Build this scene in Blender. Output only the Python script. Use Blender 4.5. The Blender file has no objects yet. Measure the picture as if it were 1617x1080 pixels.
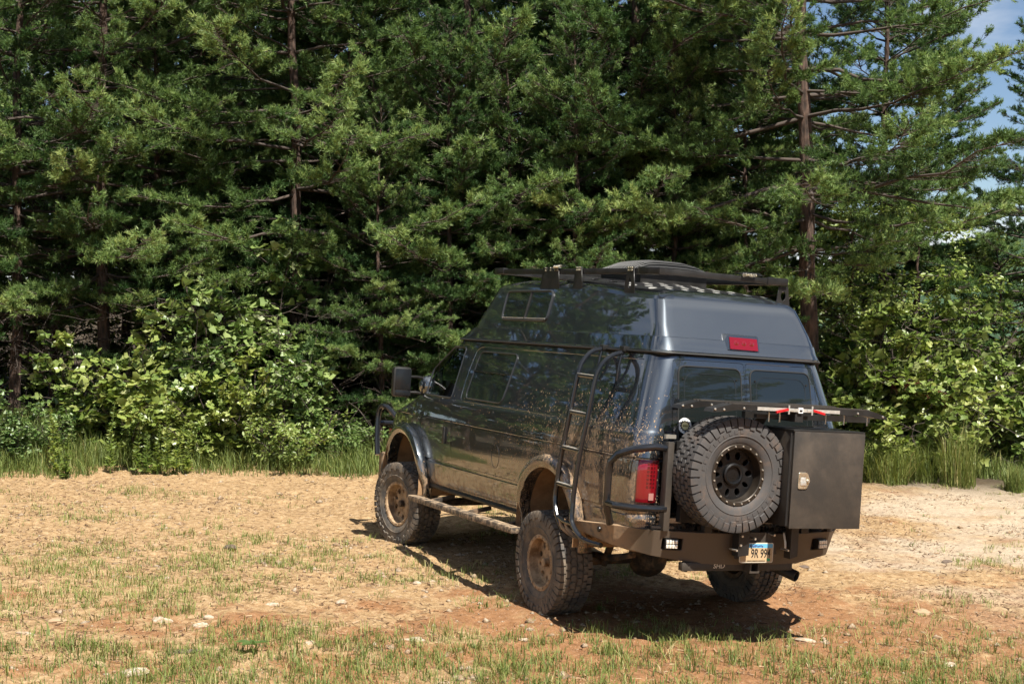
import bpy, bmesh, math, random
import numpy as np
from mathutils import Vector, Matrix

# ------------------------------------------------------------------ camera, world, sun, exposure
scn = bpy.context.scene
PITCH = math.radians(1.797)
CAM_Z = 2.757
cam_d = bpy.data.cameras.new('camera'); cam = bpy.data.objects.new('camera', cam_d)
scn.collection.objects.link(cam); scn.camera = cam
cam.location = (0, 0, CAM_Z); cam.rotation_euler = (math.radians(90) - PITCH, 0, 0)
cam_d.sensor_width = 36.0; cam_d.lens = 2295.7 / 1617 * 36.0
cam_d.clip_start = 0.1; cam_d.clip_end = 3000

SUN_EL = math.radians(57); SUN_AZ = math.radians(-27.5)   # light travels towards -25 deg (left of straight ahead)
sd = bpy.data.lights.new('sun', 'SUN'); sd.energy = 4.9; sd.angle = math.radians(0.53); sd.color = (1.0, 0.95, 0.86)
sun = bpy.data.objects.new('sun', sd); scn.collection.objects.link(sun)
_d = Vector((math.sin(SUN_AZ) * math.cos(SUN_EL), math.cos(SUN_AZ) * math.cos(SUN_EL), -math.sin(SUN_EL)))
sun.rotation_euler = _d.to_track_quat('-Z', 'Y').to_euler(); sun.location = (-_d * 40)

world = bpy.data.worlds.new('World'); scn.world = world; world.use_nodes = True
nt = world.node_tree; nt.nodes.clear()
def wn(t, **k):
    n = nt.nodes.new(t)
    for a, b in k.items(): setattr(n, a, b)
    return n
w_out = wn('ShaderNodeOutputWorld'); w_bg = wn('ShaderNodeBackground')
sky = wn('ShaderNodeTexSky', sky_type='NISHITA', sun_disc=False)
sky.sun_elevation = SUN_EL; sky.sun_rotation = math.pi + SUN_AZ
sky.air_density = 1.0; sky.dust_density = 0.15; sky.ozone_density = 2.0; sky.altitude = 2000
# clouds: drifting white heaps over the whole sky
tc = wn('ShaderNodeTexCoord'); sep = wn('ShaderNodeSeparateXYZ'); nt.links.new(tc.outputs['Generated'], sep.inputs[0])
mz = wn('ShaderNodeMath', operation='MAXIMUM'); nt.links.new(sep.outputs[2], mz.inputs[0]); mz.inputs[1].default_value = 0.0
az_ = wn('ShaderNodeMath', operation='ADD'); nt.links.new(mz.outputs[0], az_.inputs[0]); az_.inputs[1].default_value = 0.22
dv = wn('ShaderNodeVectorMath', operation='DIVIDE'); nt.links.new(tc.outputs['Generated'], dv.inputs[0])
cz = wn('ShaderNodeCombineXYZ')
for i in range(3): nt.links.new(az_.outputs[0], cz.inputs[i])
nt.links.new(cz.outputs[0], dv.inputs[1])
cn = wn('ShaderNodeTexNoise'); cn.inputs['Scale'].default_value = 1.25; cn.inputs['Detail'].default_value = 7; cn.inputs['Roughness'].default_value = 0.55
cm = wn('ShaderNodeMapping'); cm.inputs['Location'].default_value = (3.1, 0.4, 0.0)
nt.links.new(dv.outputs[0], cm.inputs[0]); nt.links.new(cm.outputs[0], cn.inputs['Vector'])
cr = wn('ShaderNodeValToRGB'); cr.color_ramp.elements[0].position = 0.46; cr.color_ramp.elements[1].position = 0.70
nt.links.new(cn.outputs['Fac'], cr.inputs[0])
mixc = wn('ShaderNodeMixRGB'); nt.links.new(cr.outputs[0], mixc.inputs[0]); nt.links.new(sky.outputs[0], mixc.inputs[1])
mixc.inputs[2].default_value = (9.5, 9.8, 10.2, 1)
nt.links.new(mixc.outputs[0], w_bg.inputs[0]); w_bg.inputs[1].default_value = 0.050
nt.links.new(w_bg.outputs[0], w_out.inputs[0])

vs = scn.view_settings; vs.view_transform = 'Standard'; vs.look = 'None'; vs.exposure = 1.10; vs.gamma = 1.0; vs.use_curve_mapping = False
scn.cycles.max_bounces = 6; scn.cycles.diffuse_bounces = 2; scn.cycles.glossy_bounces = 3
scn.cycles.transmission_bounces = 4; scn.cycles.transparent_max_bounces = 6
scn.cycles.caustics_reflective = False; scn.cycles.caustics_refractive = False
scn.cycles.sample_clamp_indirect = 4.0
scn.cycles.use_denoising = True
scn.cycles.use_adaptive_sampling = True; scn.cycles.adaptive_threshold = 0.03

COL = scn.collection
RNG = np.random.default_rng(7)
random.seed(7)

# ------------------------------------------------------------------ materials
def mat(name):
    m = bpy.data.materials.new(name); m.use_nodes = True; m.node_tree.nodes.clear(); return m
class NT:
    def __init__(s, m): s.t = m.node_tree; s.out = s.n('ShaderNodeOutputMaterial')
    def n(s, t, **k):
        x = s.t.nodes.new(t)
        for a, b in k.items(): setattr(x, a, b)
        return x
    def l(s, a, b): s.t.links.new(a, b)
    def bsdf(s, col=(.5, .5, .5), rough=.5, metal=0, coat=0, spec=.5):
        b = s.n('ShaderNodeBsdfPrincipled')
        b.inputs['Base Color'].default_value = (*col, 1); b.inputs['Roughness'].default_value = rough
        b.inputs['Metallic'].default_value = metal; b.inputs['Coat Weight'].default_value = coat
        b.inputs['Coat Roughness'].default_value = 0.04; b.inputs['Specular IOR Level'].default_value = spec
        return b
    def noise(s, vec, scale, detail=3, rough=.5):
        x = s.n('ShaderNodeTexNoise'); x.inputs['Scale'].default_value = scale
        x.inputs['Detail'].default_value = detail; x.inputs['Roughness'].default_value = rough
        if vec is not None: s.l(vec, x.inputs['Vector'])
        return x.outputs['Fac']
    def ramp(s, fac, stops):
        r = s.n('ShaderNodeValToRGB'); cr = r.color_ramp
        while len(cr.elements) < len(stops): cr.elements.new(0.5)
        for e, (p, c) in zip(cr.elements, stops): e.position = p; e.color = (*c, 1) if len(c) == 3 else c
        s.l(fac, r.inputs[0]); return r.outputs[0]
    def math(s, op, a, b=None, clamp=False):
        m = s.n('ShaderNodeMath', operation=op, use_clamp=clamp)
        for i, v in enumerate((a, b)):
            if v is None: continue
            if isinstance(v, (int, float)): m.inputs[i].default_value = v
            else: s.l(v, m.inputs[i])
        return m.outputs[0]
    def mapr(s, v, a, b, c, d):
        m = s.n('ShaderNodeMapRange', interpolation_type='SMOOTHSTEP')
        for i, x in enumerate((a, b, c, d)): m.inputs[i + 1].default_value = x
        s.l(v, m.inputs[0]); return m.outputs[0]
    def mix(s, f, a, b):
        m = s.n('ShaderNodeMixRGB')
        for i, v in enumerate((f, a, b)):
            if isinstance(v, (int, float)): m.inputs[i].default_value = v
            elif isinstance(v, tuple): m.inputs[i].default_value = (*v, 1)
            else: s.l(v, m.inputs[i])
        return m.outputs[0]
    def bump(s, h, strength=.3, dist=.02):
        b = s.n('ShaderNodeBump'); b.inputs['Strength'].default_value = strength; b.inputs['Distance'].default_value = dist
        s.l(h, b.inputs['Height']); return b.outputs[0]
    def obj(s): return s.n('ShaderNodeTexCoord').outputs['Object']
    def done(s, sh): s.l(sh, s.out.inputs[0])

MUD = (.31, .205, .118)
def m_simple(name, col, rough=.5, metal=0, coat=0, var=0.0, scale=8.0, spec=.5):
    m = mat(name); t = NT(m); b = t.bsdf(col, rough, metal, coat, spec)
    if var:
        f = t.noise(t.obj(), scale, 4)
        c = t.mix(f, tuple(x * (1 - var) for x in col), tuple(min(1, x * (1 + var)) for x in col))
        t.l(c, b.inputs['Base Color'])
        t.l(t.mapr(f, .3, .7, max(.03, rough - .12), min(1, rough + .12)), b.inputs['Roughness'])
    t.done(b.outputs[0]); return m

def m_paint():
    m = mat('charcoal_paint'); t = NT(m); o = t.obj()
    b = t.bsdf((.046, .053, .061), .44, .9, 1.0); b.inputs['Coat IOR'].default_value = 2.35; b.inputs['Coat Roughness'].default_value = .015
    sep = t.n('ShaderNodeSeparateXYZ'); t.l(o, sep.inputs[0])
    X, Z = sep.outputs[0], sep.outputs[2]
    mp = t.n('ShaderNodeMapping'); mp.inputs['Scale'].default_value = (1, 1, .55); mp.inputs['Rotation'].default_value = (0, .22, 0); t.l(o, mp.inputs[0])
    n2 = t.noise(mp.outputs[0], 5, 4, .6); n3 = t.noise(mp.outputs[0], 30, 4, .65)
    # splashes thrown up by the rear wheel, a dried skirt along the sill, a fan behind the front wheel
    fx = t.math('SUBTRACT', X, -.35); fz = t.math('SUBTRACT', Z, .75)
    dist = t.math('SQRT', t.math('ADD', t.math('MULTIPLY', t.math('MULTIPLY', fx, fx), .55), t.math('MULTIPLY', fz, fz)))
    den = t.mapr(dist, 1.75, .25, .0, 1.0)
    den = t.math('MULTIPLY', den, t.mapr(X, 1.3, -.4, .35, 1.0))
    den = t.math('MAXIMUM', den, t.mapr(X, 3.4, -1.2, .02, .10))
    ya = t.math('ABSOLUTE', sep.outputs[1])
    den = t.math('MULTIPLY', den, t.math('MULTIPLY', t.mapr(ya, .70, .92, .0, 1.0), t.mapr(Z, 2.1, 1.35, .06, 1.0)))
    den = t.math('MULTIPLY', den, t.mapr(n2, .32, .68, .45, 1.25))
    def drops(scale, rmax, pk):
        v = t.n('ShaderNodeTexVoronoi'); v.inputs['Scale'].default_value = scale; t.l(mp.outputs[0], v.inputs['Vector'])
        sc = t.n('ShaderNodeSeparateColor'); t.l(v.outputs['Color'], sc.inputs[0])
        on = t.math('LESS_THAN', sc.outputs[0], t.math('MULTIPLY', den, pk))
        rad = t.math('MULTIPLY', t.math('POWER', sc.outputs[1], 2.0), rmax)
        d = t.math('ADD', v.outputs['Distance'], t.math('MULTIPLY', t.math('SUBTRACT', n3, .5), .25))
        return t.math('MULTIPLY', on, t.math('LESS_THAN', d, rad))
    mk = t.math('MAXIMUM', drops(50, .46, .55), t.math('MAXIMUM', drops(95, .60, .85), drops(180, .64, 1.1)))
    film = t.math('MULTIPLY', t.mapr(den, .26, .85, 0.0, .92), t.mapr(n3, .35, .65, .15, 1.0))
    sk = t.math('MULTIPLY', t.mapr(Z, 1.00, .72, 0.0, 1.0), t.mapr(n3, .42, .60, .0, .85))
    k = t.math('MAXIMUM', mk, t.math('MAXIMUM', film, sk))
    t.l(t.mix(k, (.046, .053, .061), MUD), b.inputs['Base Color'])
    t.l(t.math('SUBTRACT', 1.0, k), b.inputs['Coat Weight'])
    t.l(t.math('MULTIPLY', t.math('SUBTRACT', 1.0, k), .9), b.inputs['Metallic'])
    t.l(t.mapr(k, 0, 1, .43, .9), b.inputs['Roughness'])
    t.done(b.outputs[0]); return m

def m_muddy(name, base, rough, metal=0, lo=.42, hi=.62, scale=7, amount=1.0, mud=MUD, zfade=None):
    m = mat(name); t = NT(m); o = t.obj(); b = t.bsdf(base, rough, metal)
    f = t.mapr(t.noise(o, scale, 5, .65), lo, hi, 0.0, amount)
    if zfade:
        sep = t.n('ShaderNodeSeparateXYZ'); t.l(o, sep.inputs[0])
        f = t.math('MULTIPLY', f, t.mapr(sep.outputs[2], zfade[0], zfade[1], 0.0, 1.0))
    t.l(t.mix(f, base, mud), b.inputs['Base Color']); t.l(t.mapr(f, 0, 1, rough, .92), b.inputs['Roughness'])
    if metal: t.l(t.mapr(f, 0, 1, metal, 0), b.inputs['Metallic'])
    t.l(t.bump(t.noise(o, scale * 9, 3), .25, .004), b.inputs['Normal'])
    t.done(b.outputs[0]); return m

def m_glass(name, col=(.010, .013, .013), rough=.02):
    m = mat(name); t = NT(m); b = t.bsdf(col, rough, 0, .6, .6); t.done(b.outputs[0]); return m
def m_clear(name):
    m = mat(name); t = NT(m); g = t.n('ShaderNodeBsdfGlossy'); g.inputs['Roughness'].default_value = .01
    tr = t.n('ShaderNodeBsdfTransparent'); tr.inputs[0].default_value = (.40, .46, .43, 1)
    fr = t.n('ShaderNodeFresnel'); fr.inputs[0].default_value = 1.5
    mx = t.n('ShaderNodeMixShader'); t.l(t.math('MINIMUM', fr.outputs[0], .22), mx.inputs[0]); t.l(tr.outputs[0], mx.inputs[1]); t.l(g.outputs[0], mx.inputs[2])
    t.done(mx.outputs[0]); return m

def m_leaf(name, cols, transl=.35, rough=.5, spec=.35):
    m = mat(name); t = NT(m)
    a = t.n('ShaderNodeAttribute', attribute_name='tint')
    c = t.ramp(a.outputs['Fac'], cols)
    oi = t.n('ShaderNodeObjectInfo'); h0 = t.n('ShaderNodeHueSaturation'); t.l(t.mapr(oi.outputs['Random'], 0, 1, .482, .512), h0.inputs['Hue']); t.l(t.mapr(oi.outputs['Random'], 0, 1, 1.2, .82), h0.inputs['Value']); t.l(c, h0.inputs['Color']); c = h0.outputs[0]
    b = t.bsdf((.1, .1, .1), rough, 0, 0, spec); t.l(c, b.inputs['Base Color'])
    tr = t.n('ShaderNodeBsdfTranslucent')
    hs = t.n('ShaderNodeHueSaturation'); hs.inputs['Saturation'].default_value = 1.1; hs.inputs['Value'].default_value = 1.15
    t.l(c, hs.inputs['Color']); t.l(hs.outputs[0], tr.inputs[0])
    mx = t.n('ShaderNodeMixShader'); mx.inputs[0].default_value = transl
    t.l(b.outputs[0], mx.inputs[1]); t.l(tr.outputs[0], mx.inputs[2]); t.done(mx.outputs[0]); return m

def m_bark(name, c0, c1):
    m = mat(name); t = NT(m); o = t.obj(); b = t.bsdf(c0, .9)
    mp = t.n('ShaderNodeMapping'); mp.inputs['Scale'].default_value = (9, 9, 2.4); t.l(o, mp.inputs[0])
    v = t.n('ShaderNodeTexVoronoi'); v.inputs['Scale'].default_value = 2.2; t.l(mp.outputs[0], v.inputs['Vector'])
    n = t.noise(mp.outputs[0], 3.0, 5, .6)
    f = t.math('MULTIPLY', v.outputs['Distance'], n)
    t.l(t.ramp(f, [(.05, c0), (.5, c1)]), b.inputs['Base Color'])
    t.l(t.bump(f, .9, .04), b.inputs['Normal']); t.done(b.outputs[0]); return m

def m_ground():
    m = mat('clay_soil'); t = NT(m); o = t.obj(); b = t.bsdf((.4, .3, .2), .95, 0, 0, .15)
    big = t.noise(o, .33, 4, .6); mid = t.noise(o, 1.7, 5, .65); fine = t.noise(o, 14, 5, .7); grit = t.noise(o, 75, 3, .7)
    sepn = t.n('ShaderNodeSeparateXYZ'); t.l(o, sepn.inputs[0])
    X, Y = sepn.outputs[0], sepn.outputs[1]
    sand = t.ramp(fine, [(.34, (.175, .106, .050)), (.5, (.305, .198, .100)), (.66, (.40, .282, .158))])
    red = t.ramp(fine, [(.3, (.15, .066, .028)), (.7, (.29, .140, .062))])
    pale = t.ramp(fine, [(.3, (.31, .245, .175)), (.7, (.45, .38, .29))])
    # red clay is turned up in the near strip and in patches, paler washed sand on the far right
    rf = t.math('ADD', t.mapr(Y, 15.5, 11.2, -.10, .13), t.math('MULTIPLY', t.math('SUBTRACT', mid, .5), .9))
    rf = t.math('ADD', rf, t.mapr(X, -3.5, 3.5, -.06, .10))
    wd = t.n('ShaderNodeVectorMath', operation='DISTANCE'); t.l(o, wd.inputs[0]); wd.inputs[1].default_value = (1.6, 11.9, .0)
    rf = t.math('ADD', rf, t.mapr(wd.outputs['Value'], 2.6, .6, 0.0, .16))
    rf = t.mapr(rf, .02, .16, 0.0, .85)
    c = t.mix(rf, sand, red)
    pf = t.math('ADD', t.mapr(X, 1.5, 5.0, -.1, .14), t.math('MULTIPLY', t.math('SUBTRACT', big, .5), .8))
    pf = t.math('MULTIPLY', t.mapr(pf, .04, .16, 0.0, .8), t.mapr(Y, 13.2, 15.0, .15, 1.0))
    c = t.mix(pf, c, pale)
    # crumbs of darker earth and pale grit
    c = t.mix(t.mapr(grit, .41, .33, 0.0, .7), c, (.085, .050, .028))
    c = t.mix(t.mapr(grit, .61, .68, 0.0, .7), c, (.50, .43, .34))
    hum = t.math('MULTIPLY', t.mapr(Y, 21.0, 23.5, 0.0, 1.0), t.mapr(mid, .3, .6, .9, 1.0))
    c = t.mix(hum, c, (.045, .034, .021))                       # leaf litter under the trees
    t.l(c, b.inputs['Base Color'])
    h = t.math('ADD', t.math('MULTIPLY', fine, .6), t.math('MULTIPLY', grit, .4))
    t.l(t.bump(h, .8, .03), b.inputs['Normal']); t.done(b.outputs[0]); return m

M = dict(
    paint=m_paint(),
    black=m_simple('satin_black_steel', (.016, .015, .014), .42, .1, 0, .25, 6),
    blackg=m_simple('gloss_black_tube', (.012, .013, .015), .22, .2, .5),
    bumper=m_muddy('textured_black_steel', (.030, .026, .022), .5, 0, .35, .80, 3.5, .38, (.12, .088, .060)),
    bumperm=m_muddy('muddy_bumper_steel', (.03, .027, .024), .45, .1, .40, .60, 6, 1.0),
    glass=m_glass('tinted_glass'), clear=m_clear('clear_glass'),
    rubber=m_muddy('dusty_rubber', (.055, .051, .047), .8, 0, .34, .70, 6, .85, (.21, .16, .11)),
    sparerub=m_muddy('spare_rubber', (.055, .051, .049), .75, 0, .46, .78, 7, .6, (.16, .10, .065)),
    rim=m_muddy('mud_caked_rim', (.16, .10, .055), .5, .5, .30, .62, 9, .95, (.42, .29, .17)),
    rimdark=m_muddy('mud_caked_rim_dark', (.05, .035, .025), .6, .3, .40, .70, 8, .9, (.28, .17, .09)),
    sparerim=m_simple('spare_rim_black', (.022, .021, .021), .33, .7, 0, .3, 8),
    sparering=m_simple('bead_ring_bronze_black', (.040, .031, .023), .42, .5, 0, .25, 10),
    bolt=m_simple('zinc_bolt', (.62, .58, .50), .35, .8),
    chrome=m_simple('bright_zinc', (.75, .68, .52), .28, .9, 0, .15, 20),
    red=m_simple('red_lens', (.16, .004, .008), .12, 0, .9),
    redc=m_simple('red_lens_cell', (.075, .002, .004), .25, 0, .9),
    whitel=m_simple('reverse_lens', (.42, .36, .34), .2, 0, .6),
    lens=m_simple('lamp_lens', (.82, .78, .68), .18, .3, .5, .2, 90),
    rubtrim=m_simple('rubber_trim', (.012, .012, .012), .6),
    trimgrey=m_simple('satin_grey_trim', (.035, .037, .040), .32, .3),
    redwhite=m_simple('pale_red_lens', (.34, .16, .14), .2, 0, .6),
    gasket=m_simple('gloss_gasket', (.02, .021, .022), .25, 0, .4),
    interior=m_simple('dark_interior', (.014, .014, .015), .95, spec=.05),
    mirror=m_simple('dark_mirror', (.010, .011, .012), .18, 0, 0, spec=.35),
    alu=m_simple('brushed_aluminium', (.62, .60, .55), .4, .6, 0, .1, 30),
    redclip=m_simple('red_clip', (.45, .012, .015), .4),
    white=m_simple('white_vinyl', (.82, .82, .80), .45),
    yellow=m_simple('pale_yellow_vinyl', (.80, .76, .42), .45),
    ink=m_simple('black_ink', (.014, .013, .014), .5),
    olive=m_simple('olive_ink', (.22, .22, .05), .5),
    plate=m_simple('plate_tan', (.46, .33, .19), .45, 0, 0, .12, 40),
    platew=m_simple('plate_edge_pale', (.56, .49, .38), .45),
    plateb=m_simple('plate_blue', (.12, .40, .62), .45),
    plated=m_simple('plate_navy', (.05, .08, .22), .45),
    green=m_simple('green_sticker', (.03, .36, .17), .45),
    mudarch=m_muddy('mud_lined_arch', (.22, .125, .06), .9, 0, .35, .65, 8, 1.0, (.31, .185, .09)),
    axle=m_muddy('muddy_axle', (.03, .025, .02), .7, 0, .42, .66, 8, .8, (.22, .14, .08)),
    step=m_muddy('muddy_step', (.045, .035, .027), .7, 0, .40, .60, 16, .95, (.33, .235, .145)),
    mat_deck=m_simple('black_roof_deck', (.014, .013, .013), .38, .1, 0, .2, 10),
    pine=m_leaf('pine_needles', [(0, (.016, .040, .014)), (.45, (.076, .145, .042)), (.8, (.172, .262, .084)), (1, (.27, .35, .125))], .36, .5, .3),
    leaf=m_leaf('broad_leaves', [(0, (.050, .100, .028)), (.5, (.150, .240, .066)), (.85, (.26, .345, .125)), (1, (.38, .43, .27))], .40, .36, .6),
    leafy=m_leaf('yellow_green_leaves', [(0, (.085, .145, .030)), (.5, (.20, .275, .065)), (.9, (.31, .365, .115)), (1, (.40, .43, .22))], .40, .36, .6),
    grass=m_leaf('grass_blades', [(0, (.085, .120, .028)), (.45, (.165, .205, .050)), (.72, (.25, .27, .075)), (.86, (.38, .33, .14)), (1, (.48, .38, .20))], .3, .55, .3),
    deadneedle=m_leaf('dead_needles', [(0, (.09, .030, .016)), (1, (.17, .062, .034))], .2, .7, .2),
    bark=m_bark('pine_bark', (.022, .014, .010), (.115, .070, .050)),
    twig=m_simple('grey_twig', (.060, .045, .036), .9, 0, 0, .4, 5),
    stone=m_muddy('pale_stone', (.42, .365, .29), .85, 0, .34, .62, 2.2, .9, (.28, .185, .105)),
    gravel=m_muddy('mixed_gravel', (.33, .265, .19), .9, 0, .36, .56, 22, 1.0, (.19, .118, .062)),
    stoned=m_muddy('dark_stone', (.10, .072, .055), .85, 0, .45, .75, 9, .6, (.26, .18, .12)),
    stonet=m_muddy('tan_stone', (.34, .235, .14), .88, 0, .45, .75, 9, .6, (.36, .20, .11)),
    ground=m_ground(),
)
def m_hill():
    m = mat('wooded_hill'); t = NT(m); o = t.obj(); b = t.bsdf((.06, .1, .04), .9, 0, 0, .1)
    f = t.noise(o, .35, 5, .7); t.l(t.ramp(f, [(.3, (.022, .045, .026)), (.55, (.045, .080, .045)), (.75, (.075, .115, .065))]), b.inputs['Base Color'])
    t.done(b.outputs[0]); return m
M['hill'] = m_hill()

# ------------------------------------------------------------------ mesh helpers
def link(name, me, m=None, parent=None, mw=None):
    o = bpy.data.objects.new(name, me); COL.objects.link(o)
    if m is not None: me.materials.append(m)
    if parent is not None: o.parent = parent
    if mw is not None: o.matrix_local = mw
    return o
def tag(o, label=None, cat=None, group=None, kind=None):
    if label: o['label'] = label
    if cat: o['category'] = cat
    if group: o['group'] = group
    if kind: o['kind'] = kind
    return o
def empty(name, loc=(0, 0, 0), rz=0.0):
    o = bpy.data.objects.new(name, None); COL.objects.link(o); o.location = loc; o.rotation_euler = (0, 0, rz)
    o.empty_display_size = .2; return o
def smooth(me, ang=35):
    me.polygons.foreach_set('use_smooth', np.ones(len(me.polygons), bool))
    me.set_sharp_from_angle(angle=math.radians(ang)); me.update()

class MB:
    def __init__(s): s.v = []; s.f = []
    def add(s, vs, fs):
        b = len(s.v); s.v += [tuple(v) for v in vs]; s.f += [tuple(i + b for i in f) for f in fs]; return s
    def box(s, c, d, R=None, bev=0.0):
        x, y, z = d[0] / 2, d[1] / 2, d[2] / 2
        if bev <= 0:
            vs = [(-x, -y, -z), (x, -y, -z), (x, y, -z), (-x, y, -z), (-x, -y, z), (x, -y, z), (x, y, z), (-x, y, z)]
            fs = [(0, 3, 2, 1), (4, 5, 6, 7), (0, 1, 5, 4), (1, 2, 6, 5), (2, 3, 7, 6), (3, 0, 4, 7)]
        else:
            bm = bmesh.new(); bmesh.ops.create_cube(bm, size=1)
            for v in bm.verts: v.co = Vector((v.co.x * d[0], v.co.y * d[1], v.co.z * d[2]))
            bmesh.ops.bevel(bm, geom=bm.edges[:], offset=bev, segments=2, affect='EDGES', profile=.6)
            bm.verts.index_update(); vs = [tuple(v.co) for v in bm.verts]; fs = [tuple(v.index for v in f.verts) for f in bm.faces]; bm.free()
        c = Vector(c)
        vs = [(R @ Vector(v) if R else Vector(v)) + c for v in vs]
        return s.add(vs, fs)
    def bar(s, a, b, w, h, up=(0, 0, 1), bev=0.0):
        a, b = Vector(a), Vector(b); d = (b - a); L = d.length; d.normalize(); u = Vector(up)
        sdir = d.cross(u).normalized(); u = sdir.cross(d)
        R = Matrix((d, sdir, u)).transposed()
        return s.box((a + b) / 2, (L, w, h), R, bev)
    def tube(s, path, r, n=8, cap=True, closed=False):
        P = [Vector(p) for p in path]; N = len(P)
        rs = [r] * N if isinstance(r, (int, float)) else list(r)
        up = None; rings = []
        for i in range(N):
            if closed: t = P[(i + 1) % N] - P[i - 1]
            else: t = P[min(i + 1, N - 1)] - P[max(i - 1, 0)]
            if t.length < 1e-9: t = Vector((0, 0, 1))
            t.normalize()
            if up is None:
                up = Vector((0, 0, 1)) if abs(t.z) < .9 else Vector((1, 0, 0))
            a = t.cross(up).normalized(); up = a.cross(t)
            rings.append([P[i] + rs[i] * (math.cos(2 * math.pi * k / n) * a + math.sin(2 * math.pi * k / n) * up) for k in range(n)])
        b = len(s.v); s.v += [tuple(p) for rg in rings for p in rg]
        for i in range(N if closed else N - 1):
            j = (i + 1) % N
            for k in range(n): s.f.append((b + i * n + k, b + i * n + (k + 1) % n, b + j * n + (k + 1) % n, b + j * n + k))
        if cap and not closed:
            s.f.append(tuple(b + k for k in range(n))[::-1]); s.f.append(tuple(b + (N - 1) * n + k for k in range(n)))
        return s
    def lathe(s, prof, c, axis='y', n=48, closed=False):
        """prof: list of (r, h); revolved about axis through c."""
        c = Vector(c); b = len(s.v); m = len(prof)
        for k in range(n):
            a = 2 * math.pi * k / n; ca, sa = math.cos(a), math.sin(a)
            for r, h in prof:
                p = {'y': (r * ca, h, r * sa), 'x': (h, r * ca, r * sa), 'z': (r * ca, r * sa, h)}[axis]
                s.v.append(tuple(c + Vector(p)))
        for k in range(n):
            k2 = (k + 1) % n
            for i in range(m if closed else m - 1):
                i2 = (i + 1) % m
                s.f.append((b + k * m + i, b + k * m + i2, b + k2 * m + i2, b + k2 * m + i))
        return s
    def cyl(s, a, b_, r, n=12): return s.tube([a, b_], r, n)
    def prism(s, poly, ext):
        """poly: 3D points; ext: vector."""
        n = len(poly); e = Vector(ext); P = [Vector(p) for p in poly]
        vs = P + [p + e for p in P]
        fs = [tuple(range(n))[::-1], tuple(range(n, 2 * n))] + [(i, (i + 1) % n, n + (i + 1) % n, n + i) for i in range(n)]
        return s.add(vs, fs)
    def mesh(s, name='m', recalc=True, sm=None):
        me = bpy.data.meshes.new(name); me.from_pydata(s.v, [], s.f)
        if recalc:
            bm = bmesh.new(); bm.from_mesh(me); bmesh.ops.recalc_face_normals(bm, faces=bm.faces[:]); bm.to_mesh(me); bm.free()
        me.update()
        if sm is not None: smooth(me, sm)
        return me

def np_mesh(name, V, F, tint=None, sm=False):
    """V (n,3), F (m,3|4) arrays -> mesh, optional per-vertex tint."""
    V = np.ascontiguousarray(V, np.float32); F = np.ascontiguousarray(F, np.int32)
    me = bpy.data.meshes.new(name); k = F.shape[1]
    me.vertices.add(len(V)); me.vertices.foreach_set('co', V.ravel())
    me.loops.add(F.size); me.loops.foreach_set('vertex_index', F.ravel())
    me.polygons.add(len(F)); me.polygons.foreach_set('loop_start', np.arange(0, F.size, k, dtype=np.int32))
    if tint is not None:
        a = me.attributes.new('tint', 'FLOAT', 'POINT'); a.data.foreach_set('value', np.ascontiguousarray(tint, np.float32))
    me.update(calc_edges=True)
    if sm: me.polygons.foreach_set('use_smooth', np.ones(len(F), bool))
    return me

def vnoise(x, y, seed=0):
    xi = np.floor(x).astype(np.int64); yi = np.floor(y).astype(np.int64); xf = x - xi; yf = y - yi
    def h(a, b):
        n = (a * 374761393 + b * 668265263 + seed * 974711) & 0xffffffff
        n = ((n ^ (n >> 13)) * 1274126177) & 0xffffffff
        return ((n ^ (n >> 16)) & 0xffff) / 65535.0
    u = xf * xf * (3 - 2 * xf); v = yf * yf * (3 - 2 * yf)
    return (h(xi, yi) * (1 - u) + h(xi + 1, yi) * u) * (1 - v) + (h(xi, yi + 1) * (1 - u) + h(xi + 1, yi + 1) * u) * v
def fbm(x, y, o=4, seed=0):
    s = 0; a = .5; t = 0
    for i in range(o): s = s + a * vnoise(x, y, seed + i * 17); t += a; a *= .5; x = x * 2.03 + 5.1; y = y * 2.03 + 1.7
    return s / t

# ------------------------------------------------------------------ van placement and the ground it stands on
_R = np.array([[-0.42406491, -0.90486945, 0.0371515], [-0.04414393, -0.02032085, -0.99881849], [0.90455529, -0.42520388, -0.03132713]])
_t = np.array([1.22261744, 2.35188524, 12.95540195])
_cp, _sp = math.cos(PITCH), math.sin(PITCH)
C2W = np.array([[1, 0, 0], [0, -_sp, _cp], [0, -_cp, -_sp]])      # cam (right, down, fwd) -> world
VR = C2W @ _R; VT = C2W @ _t + np.array([0, 0, CAM_Z])
VANW = Matrix.Identity(4)
for i in range(3):
    for j in range(3): VANW[i][j] = VR[i, j]
    VANW[i][3] = VT[i]
NRM = VR[:, 2]
def plane_z(x, y):
    xx = np.clip(x, -14, 14); yy = np.clip(y, -10, 26)
    return VT[2] - (NRM[0] * (xx - VT[0]) + NRM[1] * (yy - VT[1])) / NRM[2]
def bumps(x, y):
    return (fbm(x * .8, y * .8, 3, 3) - .5) * .10 + (fbm(x * 3.1, y * 3.1, 3, 9) - .5) * .055 + (fbm(x * 11, y * 11, 3, 21) - .5) * .042
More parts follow.
